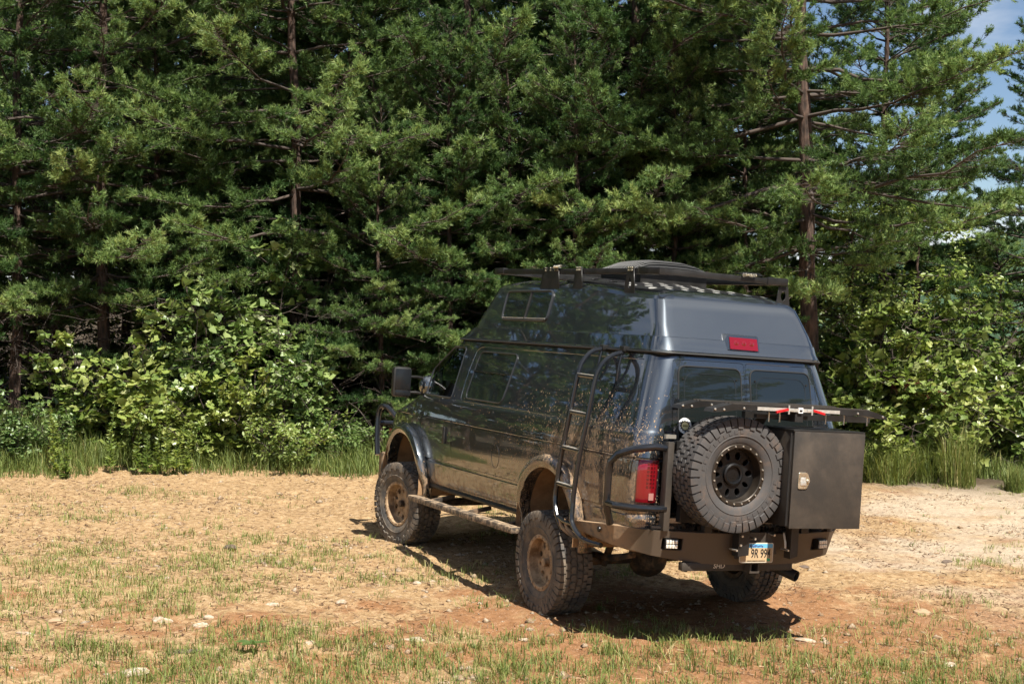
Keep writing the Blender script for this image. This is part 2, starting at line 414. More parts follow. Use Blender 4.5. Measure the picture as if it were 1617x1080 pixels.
def ground_z(x, y):
    x = np.asarray(x, float); y = np.asarray(y, float)
    z = plane_z(x, y) + bumps(x, y) - .02
    # the verge lifts a little under the trees; it falls away to the right beyond them
    z = z + .12 * np.clip((y - 21) / 4, 0, 1) - np.clip((x - 9) / 30, 0, 1) * np.clip((y - 26) / 40, 0, 1) * 6
    # the wheels have pressed a little into the soil; a ridge of turned clay is behind the rear wheel
    lx = VR[0, 0] * (x - VT[0]) + VR[1, 0] * (y - VT[1]); ly = VR[0, 1] * (x - VT[0]) + VR[1, 1] * (y - VT[1])
    ly = ly + .10 * np.sin(lx * .55) * np.clip(-lx / 2, 0, 1)
    fade = np.clip((1.2 - lx) / 1.5, 0, 1) * np.clip((fbm(lx * 1.1, ly * .4, 2, 61) - .2) * 2, .2, 1)
    for c in (.96, -.96):
        d = np.abs(ly - c); z = z + fade * (-.038 * np.exp(-(d / .15) ** 2) + .034 * np.exp(-((d - .27) / .08) ** 2) * (.4 + 1.2 * fbm(x * 5, y * 5, 2, 71)))
    for (wx, wy) in WHEEL_XY:
        d2 = (x - wx) ** 2 + (y - wy) ** 2
        k = np.exp(-d2 / .18)
        z = z * (1 - k) + (plane_z(x, y) + .03) * k
    return z
WHEEL_XY = []
for (a, b) in ((0, .95), (0, -.95), (3.505, .95), (3.505, -.95)):
    p = VR @ np.array([a, b, 0]) + VT; WHEEL_XY.append((p[0], p[1]))
def gz(x, y): return float(ground_z(np.array([x]), np.array([y]))[0])
def at_px(px, depth, h=0.0):
    """world point on the ground at picture column px and distance depth."""
    x = (px - 808.5) / 2295.7 * depth; return (x, depth, gz(x, depth) + h)

def build_ground():
    xs = np.concatenate([np.array([-700, -300, -120, -60, -35]), np.arange(-22, -9.5, .5), np.arange(-9.5, 9.5, .05), np.arange(9.5, 24, .5), np.array([35, 60, 120, 300, 700.])])
    ys = np.concatenate([np.array([-300, -100, -40, -15, 0, 5.]), np.arange(7, 9, .3), np.arange(9, 25.5, .05), np.arange(25.5, 40, .6), np.array([50, 70, 110, 200, 400, 900.])])
    X, Y = np.meshgrid(xs, ys); Z = ground_z(X, Y)
    V = np.stack([X, Y, Z], -1).reshape(-1, 3); nx, ny = len(xs), len(ys)
    i = np.arange(ny - 1)[:, None] * nx + np.arange(nx - 1)[None]
    F = np.stack([i, i + 1, i + nx + 1, i + nx], -1).reshape(-1, 4)
    o = link('ground', np_mesh('ground', V, F, sm=True), M['ground']); tag(o, 'sandy and red clay soil of the clearing', 'ground', kind='structure')
build_ground()

def build_hill():
    xs = np.linspace(40, 420, 150); ys = np.linspace(230, 560, 110)
    X, Y = np.meshgrid(xs, ys)
    ridge = 62 * np.exp(-((X - 300) / 130) ** 2 - ((Y - 470) / 150) ** 2) + 18 * np.exp(-((X - 120) / 90) ** 2 - ((Y - 480) / 120) ** 2)
    can = np.abs(fbm(X * .16, Y * .16, 2, 5) - .5) * 12 + fbm(X * .5, Y * .5, 2, 8) * 3
    Z = ridge - 16 + can
    V = np.stack([X, Y, Z], -1).reshape(-1, 3); nx, ny = len(xs), len(ys)
    i = np.arange(ny - 1)[:, None] * nx + np.arange(nx - 1)[None]
    F = np.stack([i, i + 1, i + nx + 1, i + nx], -1).reshape(-1, 4)
    o = link('hill', np_mesh('hill', V, F, sm=True), M['hill']); tag(o, 'far wooded hillside beyond the pines', 'hill', kind='structure')
build_hill()

# ------------------------------------------------------------------ vegetation
def unit(a): return a / np.maximum(np.linalg.norm(a, axis=-1, keepdims=True), 1e-9)
def tubes_np(paths, n=4):
    """paths: list of (pts (k,3), radii (k)). -> V,F (quads)"""
    V = []; F = []; b = 0
    ang = np.arange(n) * 2 * np.pi / n; ca, sa = np.cos(ang), np.sin(ang)
    for P, r in paths:
        P = np.asarray(P, float); k = len(P); T = np.gradient(P, axis=0); T = unit(T)
        ref = np.where(np.abs(T[:, 2:3]) < .9, np.array([[0, 0, 1.]]), np.array([[1., 0, 0]]))
        A = unit(np.cross(T, ref)); B = np.cross(A, T); r = np.broadcast_to(np.asarray(r, float), (k,))
        ring = P[:, None] + r[:, None, None] * (ca[None, :, None] * A[:, None] + sa[None, :, None] * B[:, None])
        V.append(ring.reshape(-1, 3))
        i = (np.arange(k - 1)[:, None] * n + np.arange(n)[None]); j = (np.arange(k - 1)[:, None] * n + (np.arange(n)[None] + 1) % n)
        F.append((np.stack([i, j, j + n, i + n], -1).reshape(-1, 4)) + b); b += k * n
    return np.concatenate(V), np.concatenate(F)

def needles(base, axis, length, rng, k=30, nl=(.055, .095), w=.0140, tint=None, spread=(20, 72)):
    n = len(base); u = rng.random((n, k)) ** .8
    ref = unit(rng.normal(size=(n, 3))); A = unit(np.cross(axis, ref)); B = np.cross(axis, A)
    ph = rng.random((n, k)) * 2 * np.pi
    al = np.radians(spread[1] - (spread[1] - spread[0]) * u * rng.uniform(.75, 1.1, (n, k)))
    per = np.cos(ph)[..., None] * A[:, None] + np.sin(ph)[..., None] * B[:, None]
    D = np.cos(al)[..., None] * axis[:, None] + np.sin(al)[..., None] * per
    P0 = base[:, None] + axis[:, None] * (length[:, None] * u)[..., None]
    L = rng.uniform(nl[0], nl[1], (n, k))
    S = unit(np.cross(D, rng.normal(size=(n, k, 3)))) * (w / 2)
    V = np.stack([P0 - S, P0 + S, P0 + D * L[..., None]], 2).reshape(-1, 3)
    F = np.arange(len(V)).reshape(-1, 3)
    tt = np.repeat(np.clip((tint if tint is not None else rng.random(n))[:, None] + rng.normal(0, .10, (n, k)), 0, 1).ravel(), 3)
    return V, F, tt

def pine_meshes(seed, H=12.0, zb=1.6, R=3.0, r0=.13, kneedle=30, dens=1.0, lean=0.0, dead=True):
    rng = np.random.default_rng(seed)
    nz = 16; zz = np.linspace(-.35, H, nz)
    wob = np.cumsum(rng.normal(0, .035, (nz, 2)), 0); wob -= wob[1]
    trunk = np.stack([wob[:, 0] + lean * zz / H, wob[:, 1], zz], 1)
    rad = np.interp(zz, [-.35, .3, H * .6, H], [r0 * 1.35, r0, r0 * .55, .015])
    tp = lambda z: np.array([np.interp(z, zz, trunk[:, 0]), np.interp(z, zz, trunk[:, 1]), z])
    paths = []; sb = []; sa = []; sl = []; st = []
    z = .5; az = rng.random() * 6.28
    while z < H - .25:
        t = max(0, (z - zb) / (H - zb))
        nb = rng.integers(4, 7)
        alive = z > zb
        for q in range(nb):
            az += 2 * np.pi / nb + rng.normal(0, .35)
            if alive:
                L = R * (.30 + .85 * (1 - t) ** .8) * rng.uniform(.55, 1.12) * min(1, .55 + (z - zb) * .35)
                e0 = np.radians(np.interp(t, [0, .4, 1], [-4, 6, 42]) + rng.normal(0, 7))
            else:
                if not dead or rng.random() < .45: continue
                L = rng.uniform(.4, 1.7); e0 = np.radians(rng.normal(-8, 12))
            k = 7; s = np.linspace(0, 1, k); d = np.array([np.cos(az), np.sin(az)])
            side = np.array([-d[1], d[0]]); bend = rng.normal(0, .10)
            base = tp(z + rng.normal(0, .06))
            bp = np.zeros((k, 3)); bp[:, :2] = base[:2] + (d * (L * s * np.cos(e0))[:, None]) + side * (bend * L * s ** 2)[:, None]
            bp[:, 2] = base[2] + L * (np.sin(e0) * s - .05 * np.sin(np.pi * s) * (1 - t) + .05 * s ** 3)
            bp[1:] += rng.normal(0, .012 * L, (k - 1, 3))
            btint = rng.normal(-.05, .14); rb = .006 + .008 * L * (1 if alive else .5)
            paths.append((bp, np.linspace(rb, .004, k)))
            nt_ = int(L / (.085 if alive else .4) * dens)
            for i in range(nt_):
                f = rng.uniform(.18 if alive else .3, 1.0) if alive else rng.uniform(.3, 1)
                if alive and f < .40 and rng.random() < .5: continue
                p0 = np.array([np.interp(f, s, bp[:, c]) for c in range(3)])
                ax = unit((bp[min(k - 1, int(f * (k - 1)) + 1)] - bp[int(f * (k - 1)) if f < 1 else k - 2])[None])[0]
                sd = side * (1 if rng.random() < .5 else -1)
                an = np.radians(rng.uniform(25, 65))
                td = ax * np.cos(an) + np.array([sd[0], sd[1], 0]) * np.sin(an) + np.array([0, 0, rng.uniform(-.14, .26) if alive else rng.uniform(-.6, .3)])
                td = unit(td[None])[0]; tl = (.16 + .30 * L * (1.08 - f)) * rng.uniform(.5, 1.1)
                tl = min(tl, 1.0)
                q1 = p0 + td * tl * .5 + rng.normal(0, .02, 3); q2 = p0 + td * tl + np.array([0, 0, .06 * tl])
                paths.append((np.array([p0, q1, q2]), np.array([.006, .004, .0025])))
                if not alive: continue
                m = 2 + int(tl / .060)
                g = np.concatenate([[1.0], rng.uniform(.35, 1, m - 1) ** .8])
                for gg in g:
                    sb.append(p0 + td * tl * gg); 
                    dd = td * .6 + rng.normal(0, .34, 3) + np.array([0, 0, rng.uniform(.1, .8)])
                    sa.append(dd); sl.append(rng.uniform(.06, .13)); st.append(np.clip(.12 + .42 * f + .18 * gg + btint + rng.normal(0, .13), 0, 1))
        z += rng.uniform(.34, .62)
    sb.append(tp(H)); sa.append(np.array([0, 0, 1.])); sl.append(.3); st.append(.6)
    sb, sa, sl, st = np.array(sb), unit(np.array(sa)), np.array(sl), np.array(st)
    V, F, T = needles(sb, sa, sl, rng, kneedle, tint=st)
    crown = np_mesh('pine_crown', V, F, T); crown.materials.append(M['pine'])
    tV, tF = tubes_np([(trunk, rad)], 12)
    bV, bF = tubes_np(paths, 4)
    trunkm = np_mesh('pine_trunk', tV, tF, sm=True); trunkm.materials.append(M['bark'])
    limbs = np_mesh('pine_limbs', bV, bF, sm=True); limbs.materials.append(M['twig'])
    return trunkm, limbs, crown

def place_tree(name, meshes, loc, rz, sc, label, cat, group=None, part_names=('trunk', 'limbs', 'crown')):
    e = empty(name, loc, rz); e.scale = (sc, sc, sc); tag(e, label, cat, group)
    for pn, me in zip(part_names, meshes):
        o = link(pn, me, None, e)
        if pn in ('crown', 'limbs', 'foliage'): o['kind'] = 'stuff'
    return e

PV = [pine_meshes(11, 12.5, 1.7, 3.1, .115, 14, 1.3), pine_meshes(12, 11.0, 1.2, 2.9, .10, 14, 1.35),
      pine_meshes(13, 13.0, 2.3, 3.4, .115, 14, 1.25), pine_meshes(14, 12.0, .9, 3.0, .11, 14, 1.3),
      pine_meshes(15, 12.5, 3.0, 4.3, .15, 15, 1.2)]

def leaves(P, N, rng, size, tint, kind='lobed'):
    """P (n,3) leaf base, N (n,3) pointing direction; -> V,F,tint"""
    n = len(P)
    if kind == 'lobed':      # tulip-tree-like: four lobes
        tpl = np.array([[0, 0], [.35, .30], [.52, .12], [.62, .42], [.95, .36], [.86, .0], [.95, -.36], [.62, -.42], [.52, -.12], [.35, -.30]], float)
    elif kind == 'oval':
        tpl = np.array([[0, 0], [.25, .20], [.6, .24], [1, 0], [.6, -.24], [.25, -.20]], float)
    else:
        tpl = np.array([[0, 0], [.4, .2], [1, 0], [.4, -.2]], float)
    m = len(tpl); up = np.array([0, 0, 1.])
    D = unit(N); A = unit(np.cross(D, up + rng.normal(0, .55, (n, 3)))); U = np.cross(A, D)
    s = size[:, None]
    fold = .28 * np.abs(tpl[:, 1]) - .16 * tpl[:, 0] ** 2
    V = P[:, None] + s[..., None] * (tpl[None, :, :1] * D[:, None] + tpl[None, :, 1:] * A[:, None] + fold[None, :, None] * U[:, None])
    fan = np.array([[0, i, i + 1] for i in range(1, m - 1)])
    F = (np.arange(n)[:, None, None] * m + fan[None]).reshape(-1, 3)
    return V.reshape(-1, 3), F, np.repeat(tint, m)

def shrub_meshes(seed, H=2.0, spread=1.0, nst=9, nleaf=1400, size=(.07, .13), kind='lobed', m='leaf', stemr=.012):
    rng = np.random.default_rng(seed); paths = []; LP = []; LD = []
    for i in range(nst):
        a = rng.random() * 6.28; r = spread * rng.uniform(.15, 1) ** .7; h = H * rng.uniform(.45, 1.0) * (1 - .35 * (r / spread) ** 2)
        k = 8; s = np.linspace(0, 1, k); b0 = rng.normal(0, .10 * spread, 2)
        P = np.stack([b0[0] + np.cos(a) * r * s ** 1.3, b0[1] + np.sin(a) * r * s ** 1.3, h * s], 1); P[0, 2] = -.12
        P[1:] += rng.normal(0, .03, (k - 1, 3)); paths.append((P, np.linspace(stemr, .004, k)))
        ntw = int(7 + h * 7)
        for j in range(ntw):
            f = rng.uniform(.12, 1.0); p0 = np.array([np.interp(f, s, P[:, c]) for c in range(3)])
            ta = rng.random() * 6.28; td = np.array([np.cos(ta), np.sin(ta), rng.uniform(-.1, .7)]); tl = rng.uniform(.15, .5) * (1.15 - .5 * f) * (.5 + .3 * H)
            p1 = p0 + unit(td[None])[0] * tl; paths.append((np.array([p0, (p0 + p1) / 2 + rng.normal(0, .02, 3), p1]), np.array([.005, .004, .002])))
            q = max(2, int(nleaf / (nst * ntw) + rng.random()))
            g = rng.uniform(.2, 1.05, q)
            for x in g:
                LP.append(p0 + (p1 - p0) * x + rng.normal(0, .03, 3))
                ld = unit(td[None])[0] * .5 + rng.normal(0, .65, 3); ld[2] = ld[2] * .5 - .15; LD.append(ld)
    LP, LD = np.array(LP), np.array(LD); sz = rng.uniform(size[0], size[1], len(LP)); tt = np.clip(rng.beta(2.4, 1.7, len(LP)), 0, 1)
    V, F, T = leaves(LP, LD, rng, sz, tt, kind)
    cm = np_mesh('shrub_foliage', V, F, T); cm.materials.append(M[m])
    sV, sF = tubes_np(paths, 4); sm_ = np_mesh('shrub_stems', sV, sF, sm=True); sm_.materials.append(M['twig'])
    return sm_, cm

def broad_tree_meshes(seed, H=7.5, R=2.2, zb=.8, nleaf=6500, size=(.08, .14), m='leaf', kind='oval'):
    rng = np.random.default_rng(seed); nz = 12; zz = np.linspace(-.3, H, nz)
    wob = np.cumsum(rng.normal(0, .07, (nz, 2)), 0); wob -= wob[0]
    tr = np.stack([wob[:, 0], wob[:, 1], zz], 1); paths = []; LP = []; LD = []
    nbr = int(H * 7)
    for i in range(nbr):
        z = rng.uniform(zb, H); t = (z - zb) / (H - zb); a = rng.random() * 6.28
        L = R * (.45 + .75 * np.sin(np.pi * min(1, .18 + t * .8))) * rng.uniform(.5, 1.1); e = np.radians(rng.uniform(5, 50))
        base = np.array([np.interp(z, zz, tr[:, 0]), np.interp(z, zz, tr[:, 1]), z]); d = np.array([np.cos(a) * np.cos(e), np.sin(a) * np.cos(e), np.sin(e)])
        s = np.linspace(0, 1, 5); P = base + d * (L * s)[:, None]; P[1:] += rng.normal(0, .05 * L, (4, 3)); P[:, 2] -= .12 * L * s ** 2
        paths.append((P, np.linspace(.018 + .006 * L, .004, 5)))
        for j in range(int(3 + L * 5)):
            f = rng.uniform(.25, 1.0); p0 = np.array([np.interp(f, s, P[:, c]) for c in range(3)])
            td = unit((d * .6 + rng.normal(0, .6, 3))[None])[0]; tl = rng.uniform(.2, .55); p1 = p0 + td * tl
            paths.append((np.array([p0, p1]), np.array([.006, .002])))
            q = max(3, int(nleaf / (nbr * (3 + R * 5))))
            for x in rng.uniform(.15, 1.05, q):
                LP.append(p0 + (p1 - p0) * x + rng.normal(0, .05, 3)); ld = td * .5 + rng.normal(0, .65, 3); ld[2] = ld[2] * .5 - .2; LD.append(ld)
    LP, LD = np.array(LP), np.array(LD)
    V, F, T = leaves(LP, LD, rng, rng.uniform(size[0], size[1], len(LP)), np.clip(rng.beta(2, 2.2, len(LP)), 0, 1), kind)
    cm = np_mesh('tree_crown', V, F, T); cm.materials.append(M[m])
    tV, tF = tubes_np([(tr, np.linspace(.075, .02, nz))], 9); tm = np_mesh('tree_trunk', tV, tF, sm=True); tm.materials.append(M['bark'])
    bV, bF = tubes_np(paths, 4); bm_ = np_mesh('tree_limbs', bV, bF, sm=True); bm_.materials.append(M['twig'])
    return tm, bm_, cm

BT = [broad_tree_meshes(31, 7.5, 2.3, 1.0), broad_tree_meshes(32, 6.5, 2.0, .7, 6500, (.09, .16), 'leaf', 'oval'), broad_tree_meshes(33, 5.0, 1.9, .3, 6500, (.08, .13), 'leafy', 'oval')]
SV = [shrub_meshes(41, 2.9, .90, 9, 1800, (.075, .155), 'lobed', 'leaf'), shrub_meshes(42, 1.9, 1.1, 12, 1700, (.08, .14), 'lobed', 'leafy'),
      shrub_meshes(43, 1.5, 1.2, 12, 2300, (.055, .10), 'oval', 'leaf'), shrub_meshes(44, 1.2, 1.0, 12, 2400, (.045, .085), 'oval', 'leafy')]

# front row of pines: (picture column, distance, variant, turn, scale, label)
FRONT = [
    (20, 24.2, 2, .4, .88, 'pine at the far left edge with sky showing at its top'),
    (166, 24.0, 2, 2.0, .97, 'pine with a bare reddish trunk rising behind the left leafy saplings'),
    (335, 27.0, 0, 4.1, 1.0, 'dark pine between the two bare trunks at the left'),
    (464, 24.8, 2, 5.0, 1.0, 'pine with a slender bare trunk behind the tallest leafy sapling'),
    (590, 26.0, 3, 1.1, 1.05, 'pine whose low boughs hang just left of the van mirror'),
    (735, 25.4, 1, 3.3, 1.1, 'pine with low bright boughs directly above the van cab'),
    (880, 27.0, 0, .7, 1.05, 'pine rising above the front of the roof rack'),
    (1010, 25.6, 3, 2.6, 1.08, 'pine with bright low boughs behind the roof vent'),
    (1140, 27.5, 1, 5.6, 1.08, 'pine rising behind the rear corner of the van roof'),
    (1283, 24.0, 4, 1.9, 1.06, 'tall pine with a thick bare trunk and long boughs right of the van'),
    (1450, 30.0, 1, 3.0, .86, 'pine between the thick trunk and the hillside gap'),
    (1640, 27.0, 2, 4.4, .62, 'pine at the right edge with shoots standing against the blue sky'),
]
for px, d, v, rz, sc, lab in FRONT:
    place_tree('pine_tree', PV[v], at_px(px, d, -.05), rz, sc, lab, 'pine tree', 'pines along the edge of the clearing')
YOUNG = [
    (255, 25.2, 1, 1.0, .82, 'young pine between the two bare trunks at the left'),
    (545, 25.4, 3, 5.2, .80, 'young pine right of the slender bare trunk'),
    (600, 23.6, 1, 2.0, .52, 'young pine with low bright boughs between the saplings and the van mirror'),
    (705, 24.0, 3, 0.3, .60, 'young pine behind the van cab window'),
    (800, 24.4, 1, 4.6, .66, 'young pine with fresh boughs above the roof side window'),
    (915, 24.2, 3, 3.1, .62, 'young pine just above the middle of the roof rack'),
    (1065, 24.6, 1, 5.4, .66, 'young pine with bright boughs above the rear of the roof rack'),
    (1385, 28.0, 0, .8, .86, 'pine filling the wall right of the thick bare trunk'),
    (1180, 25.0, 3, 1.2, .66, 'young pine left of the thick bare trunk'),
]
for px, d, v, rz, sc, lab in YOUNG:
    place_tree('pine_tree', PV[v], at_px(px, d, -.05), rz, sc, lab, 'pine tree', 'pines along the edge of the clearing')
# inner rows: nothing tells these apart
rr = np.random.default_rng(77)
for row, (d0, pxs) in enumerate([(30.5, range(-60, 1230, 118)), (35.5, range(-90, 1180, 150))]):
    for px in pxs:
        px2 = px + rr.uniform(-35, 35); d = d0 + rr.uniform(-1.6, 1.6)
        place_tree('pine_tree', PV[int(rr.integers(0, 4))], at_px(px2, d, -.05), rr.uniform(0, 6.28), rr.uniform(.95, 1.15),
                   'dark pine standing deep inside the wood behind the front row', 'pine tree', 'pines deep inside the wood')
for i in range(18):       # the wood goes on to the left of the view (the van side mirrors it)
    x = -10.6 - (i % 9) * 1.6 - (i // 9) * 1.2 + rr.uniform(-.5, .5); y = 23.5 - (i % 9) * .9 + (i // 9) * 2.2 + rr.uniform(-.8, .8)
    place_tree('pine_tree', PV[int(rr.integers(0, 4))], (x, y, gz(x, y)), rr.uniform(0, 6.28), rr.uniform(.66, .80),
               'pine of the wood continuing past the left edge', 'pine tree', 'pines past the left edge')
for i in range(9):       # a wood edge stands behind and to the right of the camera (the tail windows mirror it)
    x = 17 + (i % 3) * 4.2 + rr.uniform(-1, 1); y = 9 - i * 2.6 + rr.uniform(-1, 1)
    place_tree('pine_tree', PV[int(rr.integers(0, 4))], (x, y, gz(x, y)), rr.uniform(0, 6.28), rr.uniform(.8, 1.0),
               'pine of the wood across the clearing, out of the picture', 'pine tree', 'pines across the clearing')
# broadleaf trees
for px, d, v, rz, sc, lab in [
    (75, 27.0, 0, .5, 1.0, 'broadleaf tree with round leaves behind the leftmost bare pine trunk'),
    (255, 28.6, 1, 2.5, 1.0, 'shaded broadleaf tree between the pines at the left'),
    (520, 29.0, 0, 4.0, 1.0, 'shaded broadleaf tree in the gap right of the slender trunk'),
    (1345, 25.6, 2, 1.2, .85, 'leafy broadleaf tree under the boughs of the thick-trunked pine'),
    (1450, 26.0, 2, 3.4, .85, 'pale green broadleaf tree behind the tall grass clumps'),
    (1580, 27.5, 2, 5.2, .75, 'pale green broadleaf tree below the hillside at the right edge'),
    (1235, 29.0, 0, 2.2, .80, 'broadleaf tree showing between the van roof and the thick pine trunk'),
    (1660, 29.0, 1, 0.4, .72, 'dark leafed broadleaf tree cut by the right edge'),
]:
    place_tree('broadleaf_tree', BT[v], at_px(px, d, -.05), rz, sc, lab, 'tree', 'broadleaf trees among the pines')
# leafy saplings and bushes
for px, d, v, rz, sc, lab in [
    (395, 23.0, 0, .2, 1.40, 'tallest tulip-leaved sapling in front of the slender pine trunk'),
    (305, 22.6, 0, 2.2, .92, 'tulip-leaved sapling left of the tallest sapling'),
    (462, 22.4, 0, 4.0, .85, 'tulip-leaved sapling nearest the van among the leafy saplings'),
    (345, 22.1, 1, 1.0, .95, 'bright yellow-green bush at the foot of the tallest sapling'),
    (225, 22.2, 1, 3.0, 1.35, 'yellow-green bush right of the bare reddish trunk'),
    (150, 22.4, 1, 5.0, 1.05, 'yellow-green bush in front of the bare reddish trunk'),
    (455, 21.8, 3, .6, 1.00, 'fine-leaved pale bush low at the right end of the saplings'),
    (265, 21.8, 3, 2.9, .80, 'small fine-leaved bush behind the weed stalks'),
    (20, 20.8, 0, 3.0, .48, 'big-leaved low bush at the left edge'),
    (60, 21.6, 2, 1.4, .75, 'low dark bush beside the left edge grass'),
    (540, 22.8, 2, 4.4, .95, 'dark bush in shade in front of the van bull bar'),
    (690, 24.5, 2, 2.2, 1.2, 'dark bush in shade behind the van door mirror'),
    (1345, 24.5, 1, .3, 1.5, 'leafy bush behind the black box on the van'),
    (1420, 24.2, 1, 2.0, 1.45, 'yellow-green bush right behind the tall grass clumps'),
    (1505, 25.0, 3, 3.6, 1.9, 'pale bush right of the tall grass clumps'),
    (1590, 25.5, 1, 5.1, 1.6, 'pale bush at the right edge of the clearing'),
    (1385, 23.8, 1, 1.7, 1.15, 'yellow-green bush just behind the bright grass clump'),
    (1470, 24.0, 1, 4.7, 1.3, 'yellow-green bush between the dark grass clump and the stalky one'),
    (1320, 24.0, 1, .9, 1.5, 'yellow-green bush between the thick pine trunk and the black box'),
    (1560, 27.0, 2, .9, 1.7, 'dark hollow bush at the right edge'),
]:
    place_tree('leafy_bush', SV[v], at_px(px, d, -.03), rz, sc, lab, 'bush', 'bushes along the verge', ('stems', 'foliage'))
for i in range(16):
    px = -40 + i * 82 + rr.uniform(-25, 25); d = rr.uniform(26.5, 31)
    place_tree('leafy_bush', SV[2 if i % 3 else 1], at_px(px, d, -.03), rr.uniform(0, 6.28), rr.uniform(1.0, 1.6),
               'shaded bush of the undergrowth deep under the pines', 'bush', 'undergrowth bushes under the pines', ('stems', 'foliage'))

# bare brush: dead grey twigs tangled under the boughs
def brush():
    rng = np.random.default_rng(5); paths = []
    for i in range(420):
        px = rng.uniform(-30, 700) if i % 5 else rng.uniform(1180, 1600); d = rng.uniform(22.8, 26.5)
        x, y, z = at_px(px, d); a = rng.uniform(0, 6.28); e = rng.uniform(-.3, 1.1); L = rng.uniform(.5, 1.9); h = rng.uniform(0, 2.4)
        s = np.linspace(0, 1, 5)[:, None]; dd = np.array([np.cos(a) * np.cos(e), np.sin(a) * np.cos(e), np.sin(e)])
        P = np.array([x, y, z + h]) + dd * L * s + rng.normal(0, .05, (5, 3)) + np.array([0, 0, -.25]) * s ** 2 * L
        paths.append((P, np.linspace(.009, .003, 5)))
        for j in range(3):
            p0 = P[rng.integers(1, 4)]; q = p0 + unit((dd + rng.normal(0, .6, 3))[None])[0] * L * rng.uniform(.2, .5); paths.append((np.array([p0, (p0 + q) / 2 + rng.normal(0, .02, 3), q]), np.array([.005, .004, .002])))
    V, F = tubes_np(paths, 3); o = link('brushwood', np_mesh('brushwood', V, F, sm=True), M['twig'])
    tag(o, 'tangle of dead grey twigs under the pines', 'brushwood', kind='stuff')
brush()

def blades(P, rng, h, w, tint, lean=.5, dirs=None):
    """grass blades: two segments, curved; P (n,3)"""
    n = len(P); a = rng.random(n) * 6.28
    D = np.stack([np.cos(a), np.sin(a), np.zeros(n)], 1); S = np.stack([-np.sin(a), np.cos(a), np.zeros(n)], 1) * (w[:, None] / 2)
    le = (rng.random(n) ** 1.6 * lean * 1.7 + .08)[:, None] * h[:, None]; up = np.array([0, 0, 1.])
    b = P - up * .01; m = P + up * h[:, None] * .55 + D * le * .35; t = P + up * h[:, None] * (1 - .25 * lean) + D * le
    V = np.stack([b - S, b + S, m + S * .8, m - S * .8, t], 1).reshape(-1, 3)
    i = np.arange(n)[:, None] * 5
    F = np.concatenate([i + np.array([[0, 1, 2]]), i + np.array([[0, 2, 3]]), i + np.array([[3, 2, 4]])])
    return V, F, np.repeat(tint, 5)

def ground_grass():
    rng = np.random.default_rng(21); PP = []; HH = []; TT = []
    n = 60000; x = rng.uniform(-9, 9, n); y = rng.uniform(9.6, 22.5, n)
    inview = np.abs(x) < y * .365 + .3
    den = fbm(x * .55, y * .9, 4, 31); fine = fbm(x * 2.6, y * 3.4, 3, 41)
    near = np.interp(y, [9.6, 11.0, 11.9, 12.6, 13.6, 15, 17, 20, 22.5], [.74, .66, .42, .25, .20, .14, .10, .10, .24])
    left = np.where((x < -1.5) & (y < 16), .07, 0) + np.where((x > 2.5) & (y > 13.0) & (y < 20), -.10, 0)
    sc = near + left + (den - .5) * 1.5 + (fine - .5) * 1.0
    keep = inview & (rng.random(n) < np.clip(sc * 1.5 - .22, 0, 1) ** 1.5 * .8)
    # keep the tyres' footprints clear
    for wx, wy in WHEEL_XY: keep &= ((x - wx) ** 2 + (y - wy) ** 2) > .16
    x, y = x[keep], y[keep]; nt_ = len(x); k = rng.integers(4, 11, nt_)
    idx = np.repeat(np.arange(nt_), k); m = len(idx)
    bx = x[idx] + rng.normal(0, .028, m); by = y[idx] + rng.normal(0, .028, m)
    hs = rng.uniform(.02, .11, nt_) * np.interp(y, [10, 12.5, 22], [1.5, 1.0, .9])
    h = hs[idx] * rng.uniform(.5, 1.3, m)
    tint = np.clip(rng.beta(2.2, 2.0, nt_)[idx] * .85 + np.interp(y, [10.5, 12.5, 16], [-.06, .10, .16])[idx] + rng.normal(0.04, .13, m), 0, 1)
    P = np.stack([bx, by, ground_z(bx, by)], 1)
    V, F, T = blades(P, rng, h, rng.uniform(.0035, .0075, m), tint, .9)
    o = link('grass', np_mesh('grass', V, F, T), M['grass']); tag(o, 'thin tufts of grass scattered over the bare soil', 'grass', kind='stuff')
    # verge: longer grass at the foot of the trees
    n = 26000; px = rng.uniform(-60, 1660, n); d = rng.uniform(19.0, 24.5, n); x = (px - 808.5) / 2295.7 * d
    edge = np.interp(px, [0, 250, 450, 600, 800, 1300, 1400, 1520, 1617], [19.8, 20.5, 21.0, 21.6, 22.6, 22.9, 23.2, 23.6, 23.3]) + (fbm(x * .9, d * .2, 3, 3) - .5) * 1.6
    keep = (d > edge) & (rng.random(n) < np.clip(.25 + (fbm(x * 1.3, d * 1.3, 3, 77) - .35) * 2.2, .05, 1))
    x, d = x[keep], d[keep]; e = (d - edge[keep]); m0 = len(x); k = rng.integers(3, 7, m0); idx = np.repeat(np.arange(m0), k); m = len(idx)
    bx = x[idx] + rng.normal(0, .05, m); by = d[idx] + rng.normal(0, .05, m)
    h = np.clip(.16 + .24 * e, .1, .55)[idx] * rng.uniform(.4, 1.35, m)
    V, F, T = blades(np.stack([bx, by, ground_z(bx, by)], 1), rng, h, rng.uniform(.006, .012, m), np.clip(rng.beta(2.2, 2.6, m0)[idx] * .85 + rng.normal(0, .1, m), 0, 1), .6)
    o = link('verge_grass', np_mesh('verge_grass', V, F, T), M['grass']); tag(o, 'long green grass along the foot of the trees', 'grass', kind='stuff')
ground_grass()
